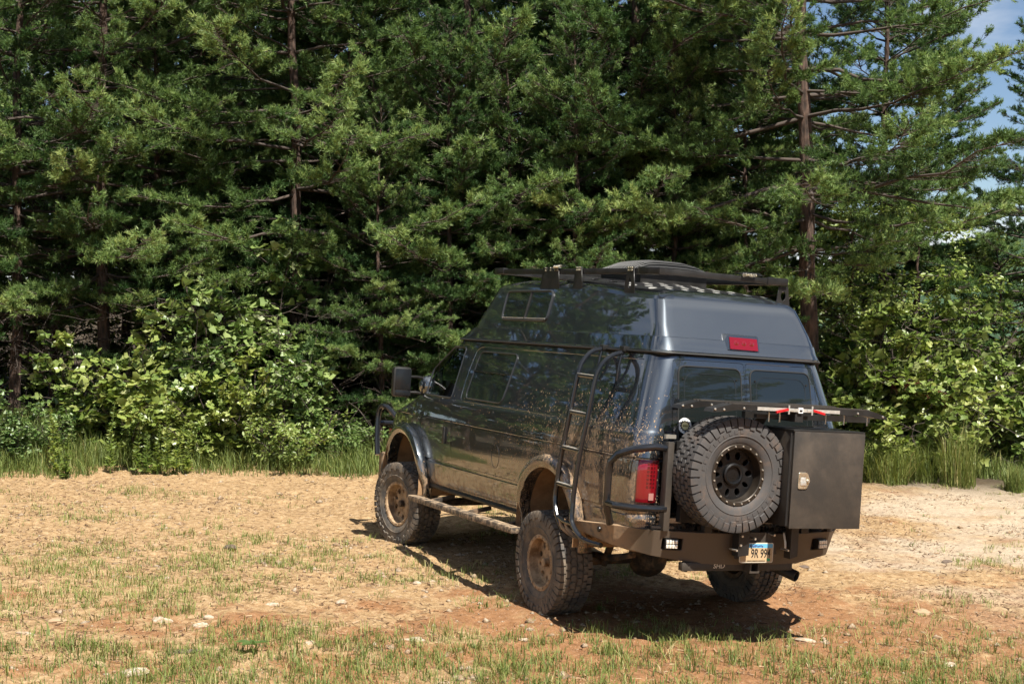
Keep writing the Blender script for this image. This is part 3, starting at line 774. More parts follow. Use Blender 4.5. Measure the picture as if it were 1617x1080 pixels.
def thatch():
    # dead stalks and leaf crumbs lying flat on the soil
    rng = np.random.default_rng(91); n = 48000; y = rng.uniform(9.8, 21.5, n); x = rng.uniform(-1, 1, n) * (y * .37 + .2)
    keep = rng.random(n) < np.clip((fbm(x * .9, y * 1.3, 4, 131) - .34) * 2.4, .04, 1); x, y = x[keep], y[keep]; n = len(x)
    a = rng.random(n) * 6.28; L = rng.uniform(.015, .075, n); D = np.stack([np.cos(a), np.sin(a), rng.normal(0, .22, n)], 1) * L[:, None]; S = np.stack([-np.sin(a), np.cos(a), rng.normal(0, .4, n)], 1) * rng.uniform(.002, .007, n)[:, None]
    P = np.stack([x, y, ground_z(x, y) + rng.uniform(.003, .014, n)], 1)
    V = np.stack([P - D * .5 - S, P - D * .5 + S, P + D * .5 + S * .5, P + D * .5 - S * .5], 1).reshape(-1, 3); F = np.arange(len(V)).reshape(-1, 4)
    m = m_leaf('dry_litter', [(0, (.045, .026, .014)), (.45, (.11, .07, .036)), (.75, (.24, .17, .09)), (1, (.36, .28, .16))], .1, .8, .2)
    o = link('dry_litter', np_mesh('dry_litter', V, F, np.repeat(rng.random(n), 4)), m); tag(o, 'dead stalks and leaf crumbs strewn over the soil', 'litter', kind='stuff')
thatch()

def grass_clump(px, d, h, n, rad, label, seed, tintb=.45, lean=.45):
    rng = np.random.default_rng(seed); c = at_px(px, d)
    r = rad * np.sqrt(rng.random(n)) * .5; a = rng.random(n) * 6.28
    P = np.stack([r * np.cos(a), r * np.sin(a), np.zeros(n)], 1); P[:, 2] = ground_z(P[:, 0] + c[0], P[:, 1] + c[1]) - c[2]
    hh = h * rng.uniform(.12, 1.0, n) ** .8
    V, F, T = blades(P, rng, hh, rng.uniform(.006, .013, n), np.clip(rng.normal(tintb, .20, n), 0, 1), lean)
    o = link('tall_grass_clump', np_mesh('tall_grass', V, F, T), M['grass']); o.location = c
    tag(o, label, 'grass clump', 'tall grass clumps right of the van')
grass_clump(1395, 22.5, .90, 620, .80, 'bright leaning grass clump closest to the black box', 1, .50, 1.0)
grass_clump(1442, 22.8, .92, 520, .75, 'darker grass clump between the bright clump and the tall stalky one', 2, .34, .9)
grass_clump(1515, 22.5, 1.2, 420, .55, 'tallest upright stalky grass clump near the right edge', 3, .52, .5)
grass_clump(1606, 22.2, .55, 300, .3, 'small grass clump at the right edge of the clearing', 4, .5, .4)

def weed_stalk(px, d, h, label, seed):
    rng = np.random.default_rng(seed); c = at_px(px, d); s = np.linspace(0, 1, 8)
    bend = rng.normal(0, .06, 2)
    P = np.stack([bend[0] * s ** 2, bend[1] * s ** 2, h * s - .03], 1)
    e = empty('weed_stalk', c); tag(e, label, 'weed', 'upright weed stalks on the left verge')
    V, F = tubes_np([(P, np.linspace(.009, .005, 8))], 5); o = link('stem', np_mesh('weed_stem', V, F, sm=True), M['grass'], e)
    n = 110; f = rng.uniform(.08, 1, n); LP = np.stack([np.interp(f, s, P[:, i]) for i in range(3)], 1); a = rng.random(n) * 6.28
    LD = np.stack([np.cos(a), np.sin(a), rng.uniform(.2, 1.0, n)], 1)
    V, F, T = leaves(LP, LD, rng, .10 * (1.25 - .8 * f), np.clip(rng.normal(.55, .15, n), 0, 1), 'thin')
    q = link('foliage', np_mesh('weed_leaves', V, F, T), M['leafy'], e); q['kind'] = 'stuff'
for i, (px, d, h, lab) in enumerate([
    (84, 20.3, 1.03, 'leftmost tall weed stalk on the verge'), (92, 20.4, 0.81, 'shorter weed stalk just right of the leftmost one'),
    (172, 20.6, 1.03, 'lone tall weed stalk in front of the bare reddish trunk'), (102, 20.2, 0.65, 'leaning low weed stalk in the left stalk group'),
    (214, 20.7, 0.71, 'first of the row of short weed stalks under the yellow-green bush'), (230, 20.7, 0.63, 'second of the row of short weed stalks under the yellow-green bush'),
    (246, 20.8, 0.73, 'third of the row of short weed stalks under the yellow-green bush'), (262, 20.7, 1.06, 'tallest weed stalk under the middle of the saplings'),
    (276, 20.8, 0.89, 'weed stalk just right of the tallest stalk under the saplings'), (294, 20.9, 0.71, 'rightmost weed stalk under the saplings'),
    (1372, 23.0, 1.03, 'weed stalk standing right beside the black box edge')]):
    weed_stalk(px, d, h, lab, 100 + i)

def dead_bough():
    rng = np.random.default_rng(8); c = at_px(1425, 23.6, 1.55); s = np.linspace(0, 1, 6)[:, None]
    P = np.array([[-.45, 0, .0]]) + s * np.array([[1.0, -.2, -.28]]); P[:, 2] += .14 * np.sin(s[:, 0] * 3.1)
    e = empty('dead_pine_bough', c); tag(e, 'dead rust-brown bough caught in the bushes right of the van', 'bough')
    paths = [(P, np.linspace(.014, .005, 6))]; B = []; A = []
    for i in range(26):
        f = rng.uniform(.15, 1); p0 = np.array([np.interp(f, s[:, 0], P[:, k]) for k in range(3)]); d = unit(np.array([[.5, rng.normal(0, .6), rng.uniform(-1.0, -.1)]]))[0]
        p1 = p0 + d * rng.uniform(.12, .32); paths.append((np.array([p0, p1]), np.array([.005, .003])))
        for g in (.35, .7, 1): B.append(p0 + (p1 - p0) * g); A.append(d)
    V, F = tubes_np(paths, 4); link('branch', np_mesh('dead_branch', V, F), M['twig'], e)
    V, F, T = needles(np.array(B), unit(np.array(A)), np.full(len(B), .10), rng, 26, (.06, .10), .007)
    q = link('foliage', np_mesh('dead_needles', V, F, T), M['deadneedle'], e); q['kind'] = 'stuff'
dead_bough()

# ------------------------------------------------------------------ stones
def stone_mesh(seed, sub=2):
    rng = np.random.default_rng(seed); bm = bmesh.new(); bmesh.ops.create_icosphere(bm, subdivisions=sub, radius=1)
    ax = [unit(rng.normal(size=(1, 3)))[0] for _ in range(9)]; dd = rng.uniform(.55, .92, 9)
    for v in bm.verts:
        p = np.array(v.co)
        for a, d in zip(ax, dd):
            k = p @ a
            if k > d: p = p - a * (k - d) * .9
        p = p * (1 + rng.normal(0, .025)); v.co = Vector(p)
    me = bpy.data.meshes.new('stone'); bm.to_mesh(me); bm.free(); smooth(me, 28); return me
def px_ground(px, py):
    """where the sight line through picture point (px, py) meets the ground"""
    c = np.array([(px - 808.5) / 2295.7, (py - 540) / 2295.7, 1.0]); d = C2W @ c; o = np.array([0, 0, CAM_Z]); k = 8.0
    for _ in range(40):
        p = o + d * k; k += (p[2] - gz(p[0], p[1])) / max(1e-3, -d[2]) * .8
    p = o + d * k; return float(p[0]), float(p[1]), gz(p[0], p[1])
ROCKS = [
    (362, 866, .13, .10, .085, 'stoned', 'dark angular rock lying alone on the pale soil'),
    (246, 862, .07, .06, .055, 'stonet', 'small tan stone beside the left grass patch'),
    (257, 979, .17, .12, .06, 'stone', 'wide white stone left of the pair of white stones'),
    (316, 988, .13, .10, .06, 'stone', 'white stone front one of the pair of white stones'),
    (330, 975, .08, .07, .04, 'stone', 'white stone rear one of the pair of white stones'),
    (24, 971, .10, .09, .08, 'stonet', 'round yellowish stone close to the left edge'),
    (90, 980, .13, .10, .05, 'stonet', 'flat yellowish stone right of the round one'),
    (40, 1000, .16, .07, .03, 'stone', 'thin pale slab close to the left edge'),
    (290, 1028, .26, .14, .035, 'stoned', 'flat grey slab near the bottom of the picture'),
    (212, 1062, .19, .13, .06, 'stone', 'white stone in the shaded grass at the bottom'),
    (430, 955, .11, .07, .04, 'stone', 'white stone in front of the shadowless sand, left of centre'),
    (540, 951, .10, .08, .05, 'stone', 'white tilted stone below the front wheel'),
    (658, 922, .075, .07, .055, 'stone', 'white stone just outside the van shadow edge'),
    (682, 918, .06, .05, .03, 'stone', 'small grey stone beside the white stone at the shadow edge'),
    (861, 969, .10, .08, .07, 'stone', 'round pale stone touching the rear wheel'),
    (1458, 968, .17, .13, .085, 'stonet', 'large tan rock on the red clay right of the van'),
    (1495, 887, .11, .08, .045, 'stoned', 'dark flat stone on the pale sand at the right'),
    (1500, 1050, .10, .08, .05, 'stone', 'white stone in the grass at the bottom right'),
    (1270, 1012, .17, .13, .05, 'stone', 'pale stone patch in the grass behind the van'),
    (655, 1010, .20, .13, .04, 'stone', 'broad white stone in the grass below the rear wheel'),
    (828, 1010, .08, .06, .035, 'stone', 'small white stone on the red clay below the rear wheel'),
    (1270, 894, .10, .08, .04, 'stoned', 'flat dark stone by the exhaust pipe'),
    (155, 1050, .10, .08, .05, 'stonet', 'tan stone in the darker soil at bottom left'),
    (490, 1015, .08, .06, .04, 'stone', 'white stone beside the broad leaves at the bottom'),
]
SM = [stone_mesh(200 + i) for i in range(6)]
for i, (px, py, a, b, c, mk, lab) in enumerate(ROCKS):
    x, y, z = px_ground(px, py); me = SM[i % 6].copy(); me.materials.append(M[mk])
    o = link('rock', me); o.location = (x, y, z - c * .05); o.scale = (a * .62, b * .62, c * .66); o.rotation_euler = (random.uniform(-.15, .15), random.uniform(-.15, .15), random.uniform(-.5, .5))
    tag(o, lab, 'rock', 'stones lying on the soil')
def gravel():
    rng = np.random.default_rng(61); n = 13000; y = rng.uniform(10.0, 22, n) ; x = rng.uniform(-1, 1, n) * (y * .37 + .2)
    pr = np.clip((fbm(x * .8, y * 1.1, 4, 51) - .42) * 4.0, .04, 1); keep = rng.random(n) < pr; x, y = x[keep], y[keep]; n = len(x)
    s = np.exp(rng.normal(math.log(.013), .62, n)); s = np.clip(s, .005, .055)
    oct_ = np.array([[1, 0, 0], [-1, 0, 0], [0, 1, 0], [0, -1, 0], [0, 0, 1], [0, 0, -1]], float)
    fo = np.array([[0, 2, 4], [2, 1, 4], [1, 3, 4], [3, 0, 4], [2, 0, 5], [1, 2, 5], [3, 1, 5], [0, 3, 5]])
    V = oct_[None] * rng.uniform(.6, 1.35, (n, 6, 1)) * s[:, None, None]; V[:, :, 2] *= .6
    a = rng.random(n) * 6.28; ca, sa = np.cos(a)[:, None], np.sin(a)[:, None]
    V = np.stack([V[..., 0] * ca - V[..., 1] * sa, V[..., 0] * sa + V[..., 1] * ca, V[..., 2]], -1)
    V += np.stack([x, y, ground_z(x, y) + s * .02], -1)[:, None]
    F = (np.arange(n)[:, None, None] * 6 + fo[None]).reshape(-1, 3)
    o = link('gravel', np_mesh('gravel', V.reshape(-1, 3), F), M['gravel']); tag(o, 'scattered small stones and grit on the soil', 'gravel', kind='stuff')
gravel()
def broad_weed():
    x, y, z = px_ground(398, 1030); e = empty('broadleaf_weed', (x, y, z)); tag(e, 'single broad-leaved weed at the bottom of the picture', 'weed')
    rng = np.random.default_rng(4); n = 5; a = np.array([.2, 1.6, 2.9, 4.0, 5.3])
    V, F, T = leaves(np.tile([[0, 0, .06]], (n, 1)), np.stack([np.cos(a), np.sin(a), np.full(n, .25)], 1), rng, np.array([.13, .10, .14, .11, .12]), np.full(n, .12), 'oval')
    me = np_mesh('weed', V, F, T)
    link('leaves', me, M['leaf'], e); V, F = tubes_np([(np.array([[0, 0, -.02], [0, 0, .07]]), np.array([.006, .004]))], 5); link('stem', np_mesh('s', V, F), M['twig'], e)
broad_weed()

# ------------------------------------------------------------------ the van
VAN = bpy.data.objects.new('camper_van', None); COL.objects.link(VAN); VAN.matrix_world = VANW
tag(VAN, 'lifted charcoal high-roof camper van with mud-splashed sides and a rear spare wheel', 'van')
# the body leans and squats a little on its springs
_ro, _pi_ = .039, -.016
_c = Matrix.Translation((1.75, 0, .9))
_Rr = Matrix(((1, 0, 0, 0), (0, math.cos(_ro), -math.sin(_ro), 0), (0, math.sin(_ro), math.cos(_ro), 0), (0, 0, 0, 1)))
_Rp = Matrix(((math.cos(_pi_), 0, -math.sin(_pi_), 0), (0, 1, 0, 0), (math.sin(_pi_), 0, math.cos(_pi_), 0), (0, 0, 0, 1)))
BODY = _c @ _Rp @ _Rr @ _c.inverted()
ID = Matrix.Identity(4)
def part(name, mb, m, parent=None, frame=None, sm=35, label=None):
    me = mb.mesh(name, True, sm) if isinstance(mb, MB) else mb
    top = parent is None
    o = link(name, me, M[m] if isinstance(m, str) else m, VAN if top else parent, (BODY if frame is None else frame) if top else ID)
    if label: o['label'] = label
    return o

# slice table of the steel body: z, half width, x at the tail, x at the nose, tail corner radius, nose corner radius
SL = np.array([
    [.66, .90, -1.28, 4.18, .10, .25], [.70, .945, -1.33, 4.24, .12, .25], [.80, .985, -1.365, 4.30, .13, .25],
    [.945, 1.000, -1.375, 4.32, .13, .25], [.955, .992, -1.368, 4.315, .13, .25], [.975, .992, -1.368, 4.315, .13, .25], [.985, 1.003, -1.38, 4.32, .13, .25],
    [1.10, 1.010, -1.385, 4.33, .13, .25], [1.25, 1.012, -1.39, 4.32, .13, .26], [1.34, 1.010, -1.392, 4.28, .13, .28], [1.385, 1.008, -1.392, 4.22, .13, .28],
    [1.393, 1.000, -1.386, 4.20, .13, .28], [1.405, 1.000, -1.386, 4.18, .13, .28], [1.412, 1.006, -1.392, 4.15, .13, .28],
    [1.47, 1.000, -1.39, 3.95, .135, .30], [1.53, .992, -1.388, 3.78, .14, .32], [1.58, .985, -1.385, 3.67, .145, .34],
    [1.605, .980, -1.384, 3.64, .15, .34], [1.615, .972, -1.38, 3.62, .15, .34], [1.63, .966, -1.376, 3.60, .15, .34],
    [1.70, .945, -1.365, 3.52, .155, .34], [1.80, .918, -1.35, 3.395, .16, .33], [1.90, .890, -1.332, 3.27, .165, .32], [2.00, .861, -1.312, 3.14, .17, .31],
    [2.10, .831, -1.29, 3.02, .17, .30], [2.18, .806, -1.27, 2.92, .17, .28], [2.235, .788, -1.255, 2.85, .17, .27]])
HT = np.array([
    [2.236, .812, -1.278, 2.93, .15, .30], [2.252, .812, -1.278, 2.93, .15, .30], [2.256, .802, -1.268, 2.90, .14, .30],
    [2.30, .791, -1.243, 2.80, .135, .30], [2.362, .776, -1.215, 2.67, .11, .29], [2.366, .762, -1.201, 2.64, .09, .29],
    [2.46, .738, -1.145, 2.56, .07, .24], [2.56, .711, -1.085, 2.465, .065, .22], [2.66, .684, -1.025, 2.375, .06, .20], [2.77, .652, -.955, 2.30, .06, .19],
    [2.80, .63, -.925, 2.25, .08, .19], [2.822, .585, -.88, 2.16, .10, .20], [2.85, .50, -.79, 1.98, .14, .24], [2.868, .30, -.6, 1.75, .16, .20], [2.875, .10, -.4, 1.5, .08, .08]])
def sl_at(T, z): return np.array([np.interp(z, T[:, 0], T[:, i]) for i in range(T.shape[1])])
def taper(x): 
    t = np.clip((x - 2.9) / 1.6, 0, 1); return 1 - .085 * t * t
def drop(x, z):      # the moulded roof falls away towards its tail
    t = np.clip((.7 - x) / 1.7, 0, 1); t = t * t * (3 - 2 * t); k = np.clip((z - 2.42) / .34, 0, 1)
    return .105 * t * k
def loop_pts(T, z, ns=46, na=9, nr=9, nf=9):
    _, hw, xr, xf, rr_, rf = sl_at(T, z); P = []
    for k in range(nr): P.append((xr, (hw - rr_) * k / nr))
    for k in range(na): a = math.pi / 2 * k / na; P.append((xr + rr_ - rr_ * math.cos(a), hw - rr_ + rr_ * math.sin(a)))
    for k in range(ns): P.append((xr + rr_ + (xf - rf - xr - rr_) * k / ns, hw))
    for k in range(na): a = math.pi / 2 * k / na; P.append((xf - rf + rf * math.sin(a), hw - rf + rf * math.cos(a)))
    for k in range(nf): P.append((xf + (.07 * (1 - ((hw - rf) * (1 - k / nf)) ** 2 / max(1e-6, (hw - rf) ** 2))) * (1 if z < 2.3 else .6), (hw - rf) * (1 - k / nf)))
    P.append((xf + .07 * (1 if z < 2.3 else .6), 0))
    half = [(x, y * taper(x)) for x, y in P]
    return half + [(x, -y) for x, y in half[-2:0:-1]]
def loft(T, zs, dropped=False):
    mb = MB(); n = 0
    for z in zs:
        L = loop_pts(T, z); n = len(L)
        if dropped:      # walls keep their plane: a lowered point slides down along its own wall
            zc = min(z, 2.77); hw0 = sl_at(T, zc)[1]; xr0 = sl_at(T, zc)[2]; hwz, xrz, rrz = sl_at(T, z)[1], sl_at(T, z)[2], sl_at(T, z)[4]
            for x, y in L:
                d = float(drop(x, z)); s1 = sl_at(T, zc - d) if zc > 2.37 else sl_at(T, zc)
                wr = min(1.0, max(0.0, (xrz + rrz + .06 - x) / (rrz + .06)))
                mb.v.append((x + (s1[2] - xr0) * wr, y * (1 + (s1[1] - hw0) / max(.05, hwz)), z - d))
        else: mb.v += [(x, y, z) for x, y in L]
    for i in range(len(zs) - 1):
        for k in range(n): mb.f.append((i * n + k, i * n + (k + 1) % n, (i + 1) * n + (k + 1) % n, (i + 1) * n + k))
    mb.f.append(tuple(range(n))[::-1]); mb.f.append(tuple((len(zs) - 1) * n + k for k in range(n)))
    return mb
def side_y(x, z, roof=False):
    T = HT if roof else SL; _, hw, xr, xf, rr_, rf = sl_at(T, z)
    if x < xr + rr_:
        q = max(0.0, min(1.0, (xr + rr_ - x) / rr_)); return float(hw - rr_ + rr_ * math.sqrt(max(0, 1 - q * q)))
    return float(hw * taper(x))
def side(x, z, off=.003, s=1, roof=False):
    zz = z - (float(drop(x, z)) if roof else 0)
    return (x, s * (side_y(x, z, roof) + off), zz)
def rear(y, z, off=.003, roof=False):
    T = HT if roof else SL; _, hw, xr, xf, rr_, rf = sl_at(T, z); e = abs(y) - (hw - rr_)
    x = xr if e <= 0 else xr + rr_ - math.sqrt(max(0, rr_ * rr_ - e * e))
    return (x - off, y, z - (float(drop(x, z)) if roof else 0))

def mk_obj(mb): 
    me = mb.mesh('tmp'); o = bpy.data.objects.new('tmp', me); COL.objects.link(o); return o
def boolean(me, cutters, op='DIFFERENCE'):
    o = bpy.data.objects.new('tmp_base', me); COL.objects.link(o); cs = []
    for c in cutters:
        co = mk_obj(c); cs.append(co); md = o.modifiers.new('b', 'BOOLEAN'); md.operation = op; md.solver = 'EXACT'; md.object = co
    dg = bpy.context.evaluated_depsgraph_get(); dg.update()
    r = bpy.data.meshes.new_from_object(o.evaluated_get(dg), depsgraph=dg)
    for x in [o] + cs: bpy.data.objects.remove(x, do_unlink=True)
    r.materials.clear(); return r
def rounded(poly, r, n=5):
    """round the corners of a 2D polygon"""
    out = []; N = len(poly)
    for i in range(N):
        p0, p, p1 = Vector(poly[i - 1]), Vector(poly[i]), Vector(poly[(i + 1) % N])
        a = (p0 - p); b = (p1 - p); ri = min(r, a.length * .45, b.length * .45); a.normalize(); b.normalize()
        A, B = p + a * ri, p + b * ri
        for k in range(n + 1):
            t = k / n; out.append(tuple((1 - t) ** 2 * A + 2 * t * (1 - t) * p + t * t * B))
    return out
def inset(poly, d):
    c = sum((Vector(p) for p in poly), Vector((0, 0))) / len(poly)
    return [tuple(c + (Vector(p) - c) * max(0, 1 - d / max(.05, (Vector(p) - c).length))) for p in poly]
def side_prism(poly, y0=.55, y1=1.3, s=1): return MB().prism([(x, s * y0, z) for x, z in poly], (0, s * (y1 - y0), 0))
def rear_prism(poly, x0=-1.7, x1=-1.12): return MB().prism([(x0, y, z) for y, z in poly], (x1 - x0, 0, 0))

DOOR = rounded([(2.12, .725), (2.20, .86), (2.29, 1.1), (2.33, 1.4), (2.385, 1.62), (2.40, 2.185), (2.71, 2.185), (3.38, 1.66), (3.46, 1.56), (3.44, 1.42), (3.22, 1.36), (3.08, 1.2), (2.99, .95), (2.95, .725)], .06, 3)
DWIN = rounded([(2.47, 1.63), (3.17, 1.63), (3.17, 1.90), (2.80, 2.15), (2.50, 2.155)], .045, 4)
RDOOR = [rounded([(.006, .90), (.70, .90), (.715, 1.5), (.675, 2.19), (.006, 2.19)], .03, 3), rounded([(-.006, .90), (-.70, .90), (-.715, 1.5), (-.675, 2.19), (-.006, 2.19)], .03, 3)]
_zs = sorted(set(list(SL[:, 0]) + [.74, .88, 1.04, 1.17, 1.30, 1.44, 1.50, 1.555, 1.66, 1.75, 1.85, 1.95, 2.05, 2.14]))
outer = loft(SL, _zs).mesh('outer')
inner = MB()
_in = [(1.30, .90, -1.2, 3.25), (1.60, .88, -1.2, 3.22), (1.95, .79, -1.15, 2.98), (2.22, .72, -1.1, 2.72)]
for z, hw, xr, xf in _in: inner.v += [(xr, -hw, z), (xf, -hw * .94, z), (xf, hw * .94, z), (xr, hw, z)]
for i in range(3):
    for k in range(4): inner.f.append((i * 4 + k, i * 4 + (k + 1) % 4, i * 4 + 4 + (k + 1) % 4, i * 4 + 4 + k))
inner.f += [(3, 2, 1, 0), (12, 13, 14, 15)]
def arch(x, s, r=.555, zc=.66, y0=.45): return MB().tube([(x, s * y0, zc), (x, s * 1.3, zc)], r, 40)
wsh = MB().prism([(2.7, -.74, 2.17), (2.7, .74, 2.17), (3.30, .80, 1.68), (3.30, -.80, 1.68)], (.7, 0, .45))
shell = boolean(outer, [inner, arch(0.02, 1), arch(0.02, -1), arch(3.505, 1, .56), arch(3.505, -1, .56),
                        side_prism(DWIN, .6, 1.3, 1), side_prism(DWIN, .6, 1.3, -1), wsh])
door_me = boolean(shell.copy(), [side_prism(inset(DOOR, .005))], 'INTERSECT')
rdoor_me = [boolean(shell.copy(), [rear_prism(inset(p, .005))], 'INTERSECT') for p in RDOOR]
body_me = boolean(shell, [side_prism(DOOR), rear_prism(RDOOR[0]), rear_prism(RDOOR[1])])
for me in [body_me, door_me] + rdoor_me: smooth(me, 32)
body = part('body', body_me, 'paint')
door = part('front_door', door_me, 'paint')
rdoors = [part('rear_door', me, 'paint') for me in rdoor_me]
roof_me = loft(HT, list(HT[:, 0]) + [2.62, 2.51] if False else sorted(list(HT[:, 0]) + [2.42, 2.51, 2.61]), True).mesh('roof'); smooth(roof_me, 18)
hightop = part('high_top', roof_me, 'paint')
# rain gutter between steel body and moulded roof
def ring(T, z, off, dz=0.0):
    L = loop_pts(T, z); return [(x * (1 + 0), y, z + dz) for x, y in L]
g = MB(); g.tube([(x, y, 2.236) for x, y in loop_pts(HT, 2.24)], .011, 6, closed=True); part('rain_gutter', g, 'rubtrim')

# glass
def patch(poly2, fn, off=.003, m=None):
    """filled panel following the skin; poly2 in the panel's own two axes"""
    bm = bmesh.new(); vs = [bm.verts.new((p[0], p[1], 0)) for p in poly2]; f = bm.faces.new(vs)
    xs = [p[0] for p in poly2]; ys = [p[1] for p in poly2]
    for ax, lo, hi in ((0, min(xs), max(xs)), (1, min(ys), max(ys))):
        for k in range(1, 8):
            co = [0, 0, 0]; no = [0, 0, 0]; co[ax] = lo + (hi - lo) * k / 8; no[ax] = 1
            bmesh.ops.bisect_plane(bm, geom=bm.verts[:] + bm.edges[:] + bm.faces[:], plane_co=co, plane_no=no)
    for v in bm.verts: v.co = Vector(fn(v.co.x, v.co.y, off))
    me = bpy.data.meshes.new('patch'); bm.to_mesh(me); bm.free(); me.polygons.foreach_set('use_smooth', np.ones(len(me.polygons), bool)); me.update(); return me
def outline(poly2, fn, r, off=.003): return MB().tube([fn(p[0], p[1], off) for p in poly2], r, 6, closed=True)
S1 = lambda x, z, off: side(x, z, off)
S1R = lambda x, z, off: side(x, z, off, 1, True)
RR = lambda y, z, off: rear(y, z, off)
SM1 = lambda x, z, off: side(x, z, off, -1)

g_ = part('window', patch(DWIN, S1, -.018), 'clear', door); part('window_seal', outline(DWIN, S1, .010, -.003), 'trimgrey', door)
part('window', patch(DWIN, SM1, -.018), 'clear')
wsm = MB().add([(2.80, -.74, 2.20), (2.80, .74, 2.20), (2.90, .70, 2.19)], []) if False else None
def wsurf(y, z, off):
    _, hw, xr, xf, a, b = sl_at(SL, z); return (xf + .06 * (1 - (y / .78) ** 2) - .02 - .10 * max(0, abs(y) - .55) / .3, y, z)
part('windscreen', patch([(-.76, 1.66), (.76, 1.66), (.70, 2.17), (-.70, 2.17)], wsurf, 0), 'clear')
SWIN = rounded([(1.27, 1.655), (2.13, 1.655), (2.10, 2.125), (1.235, 2.125)], .075, 6)
w = part('side_window', patch(SWIN, S1, .004), 'glass'); part('window_seal', outline(SWIN, S1, .007, .005), 'trimgrey', w)
part('slider_rail', MB().bar(side(1.25, 1.93, .008), side(2.12, 1.93, .008), .008, .012), 'gasket', w)
# pressed frame line round the side window panel, running to the tail
pl = [(x, 1.618) for x in np.linspace(-1.1, 2.2, 40)] 
mb = MB().tube([side(x, 1.622, -.001) for x, _ in pl] + [side(2.24, 1.65, -.001), side(2.255, 1.75, -.001), side(2.25, 1.95, -.001), side(2.22, 2.12, -.001), side(2.15, 2.165, -.001)] + [side(x, 2.172, -.001) for x in np.linspace(2.05, -1.05, 30)], .0045, 6)
part('pressed_line', mb, 'paint')
part('body_crease', MB().tube([side(x, 1.399, .004) for x in np.linspace(-1.15, 2.30, 40)], .0055, 6), 'paint'); part('body_crease', MB().tube([side(x, 1.399, .004) for x in np.linspace(3.48, 4.0, 10)], .0055, 6), 'paint'); part('door_crease', MB().tube([side(x, 1.399, .004) for x in np.linspace(2.36, 3.42, 16)], .0055, 6), 'paint', door)
HWIN = rounded([(.87, 2.455), (1.86, 2.455), (1.90, 2.735), (.90, 2.735)], .07, 6)
w = part('roof_window', patch(HWIN, S1R, .006), 'glass'); part('window_frame', outline(HWIN, S1R, .012, .006), 'trimgrey', w)
part('divider', MB().bar(S1R(1.34, 2.46, .012), S1R(1.36, 2.73, .012), .014, .016, (0, 1, 0)), 'black', w)
part('lower_rail', MB().bar(S1R(.90, 2.475, .012), S1R(1.84, 2.475, .012), .012, .010), 'alu', w)
for s, d in zip((1, -1), rdoors):
    P = rounded([(s * .045, 1.49), (s * .655, 1.49), (s * .63, 2.14), (s * .045, 2.14)], .07, 6)
    w = part('window', patch(P, RR, .004), 'glass', d); part('window_seal', outline(P, RR, .007, .004), 'rubtrim', d)
    P2 = rounded([(s * .10, 1.56), (s * .60, 1.56), (s * .58, 2.085), (s * .10, 2.085)], .10, 6)
    part('window_rim', outline(P2, RR, .0025, .005), 'gasket', d)
    part('bolt', MB().cyl(rear(s * .09, 2.05, .003), rear(s * .09, 2.05, .010), .008, 8), 'black', d); part('bolt', MB().cyl(rear(s * .595, 2.04, .003), rear(s * .595, 2.04, .010), .008, 8), 'black', d)
    part('hinge', MB().bar(rear(s * .715, 1.15, .012), rear(s * .66, 1.15, .012), .03, .06), 'black', d); part('hinge', MB().bar(rear(s * .70, 1.85, .012), rear(s * .65, 1.85, .012), .03, .06), 'paint', d)

# window sticker: white disc, black gear, pale yellow centre with letters
def disc(c2, r, fn, off, n=28, teeth=None):
    pts = []
    if teeth:
        for k in range(teeth * 4):
            a = 2 * math.pi * (k - .5) / (teeth * 4); rr2 = r if k % 4 in (0, 1) else r * .80; pts.append((c2[0] + rr2 * math.cos(a), c2[1] + rr2 * math.sin(a)))
    else: pts = [(c2[0] + r * math.cos(2 * math.pi * k / n), c2[1] + r * math.sin(2 * math.pi * k / n)) for k in range(n)]
    bm = bmesh.new(); bm.faces.new([bm.verts.new(fn(p[0], p[1], off)) for p in pts]); me = bpy.data.meshes.new('disc'); bm.to_mesh(me); bm.free(); return me
STK = (.590, 1.672)
st_ = part('sticker', disc(STK, .062, RR, .0065), 'white', rdoors[0]); part('sticker_gear', disc(STK, .047, RR, .0085, teeth=12), 'ink', rdoors[0]); part('sticker_centre', disc(STK, .032, RR, .0105), 'yellow', rdoors[0])
def text_mesh(txt, size, shear=0.0, sx=1.0, bold=.0):
    cu = bpy.data.curves.new('txt', 'FONT'); cu.body = txt; cu.size = size; cu.align_x = 'CENTER'; cu.align_y = 'CENTER'; cu.shear = shear; cu.extrude = .0006; cu.offset = bold
    o = bpy.data.objects.new('txt', cu); COL.objects.link(o); dg = bpy.context.evaluated_depsgraph_get(); dg.update()
    me = bpy.data.meshes.new_from_object(o.evaluated_get(dg), depsgraph=dg); bpy.data.objects.remove(o, do_unlink=True)
    for v in me.vertices: v.co.x *= sx
    me.materials.clear(); return me
def on_rear(me, y, z, x):    # letters face the tail: local x -> -y
    me.transform(Matrix(((0, 0, -1, x), (-1, 0, 0, y), (0, 1, 0, z), (0, 0, 0, 1)))); return me
for k in range(4): part('sticker_letter', MB().box(rear(STK[0] + .0165 - k * .011, STK[1], .0125), (.001, .008, .013)), 'olive', rdoors[0])

# fuel filler cap, door handle
fc = MB().tube([side(1.22 + .085 * math.cos(a), 1.16 + .105 * math.sin(a), .0) for a in np.linspace(0, 2 * math.pi, 25)[:-1]], .003, 5, closed=True); part('fuel_flap', fc, 'rubtrim')
part('door_handle', MB().box(side(2.47, 1.25, .012), (.045, .022, .17), None, .008), 'black', door)
part('door_handle', MB().box((rear(.0, 1.36, .02)), (.03, .14, .05), None, .01), 'black', rdoors[1])
# lower rocker line strip
part('sill_trim', MB().tube([(x, side_y(x, .70) + .004, .70) for x in np.linspace(.65, 2.92, 14)], .022, 6), 'black')

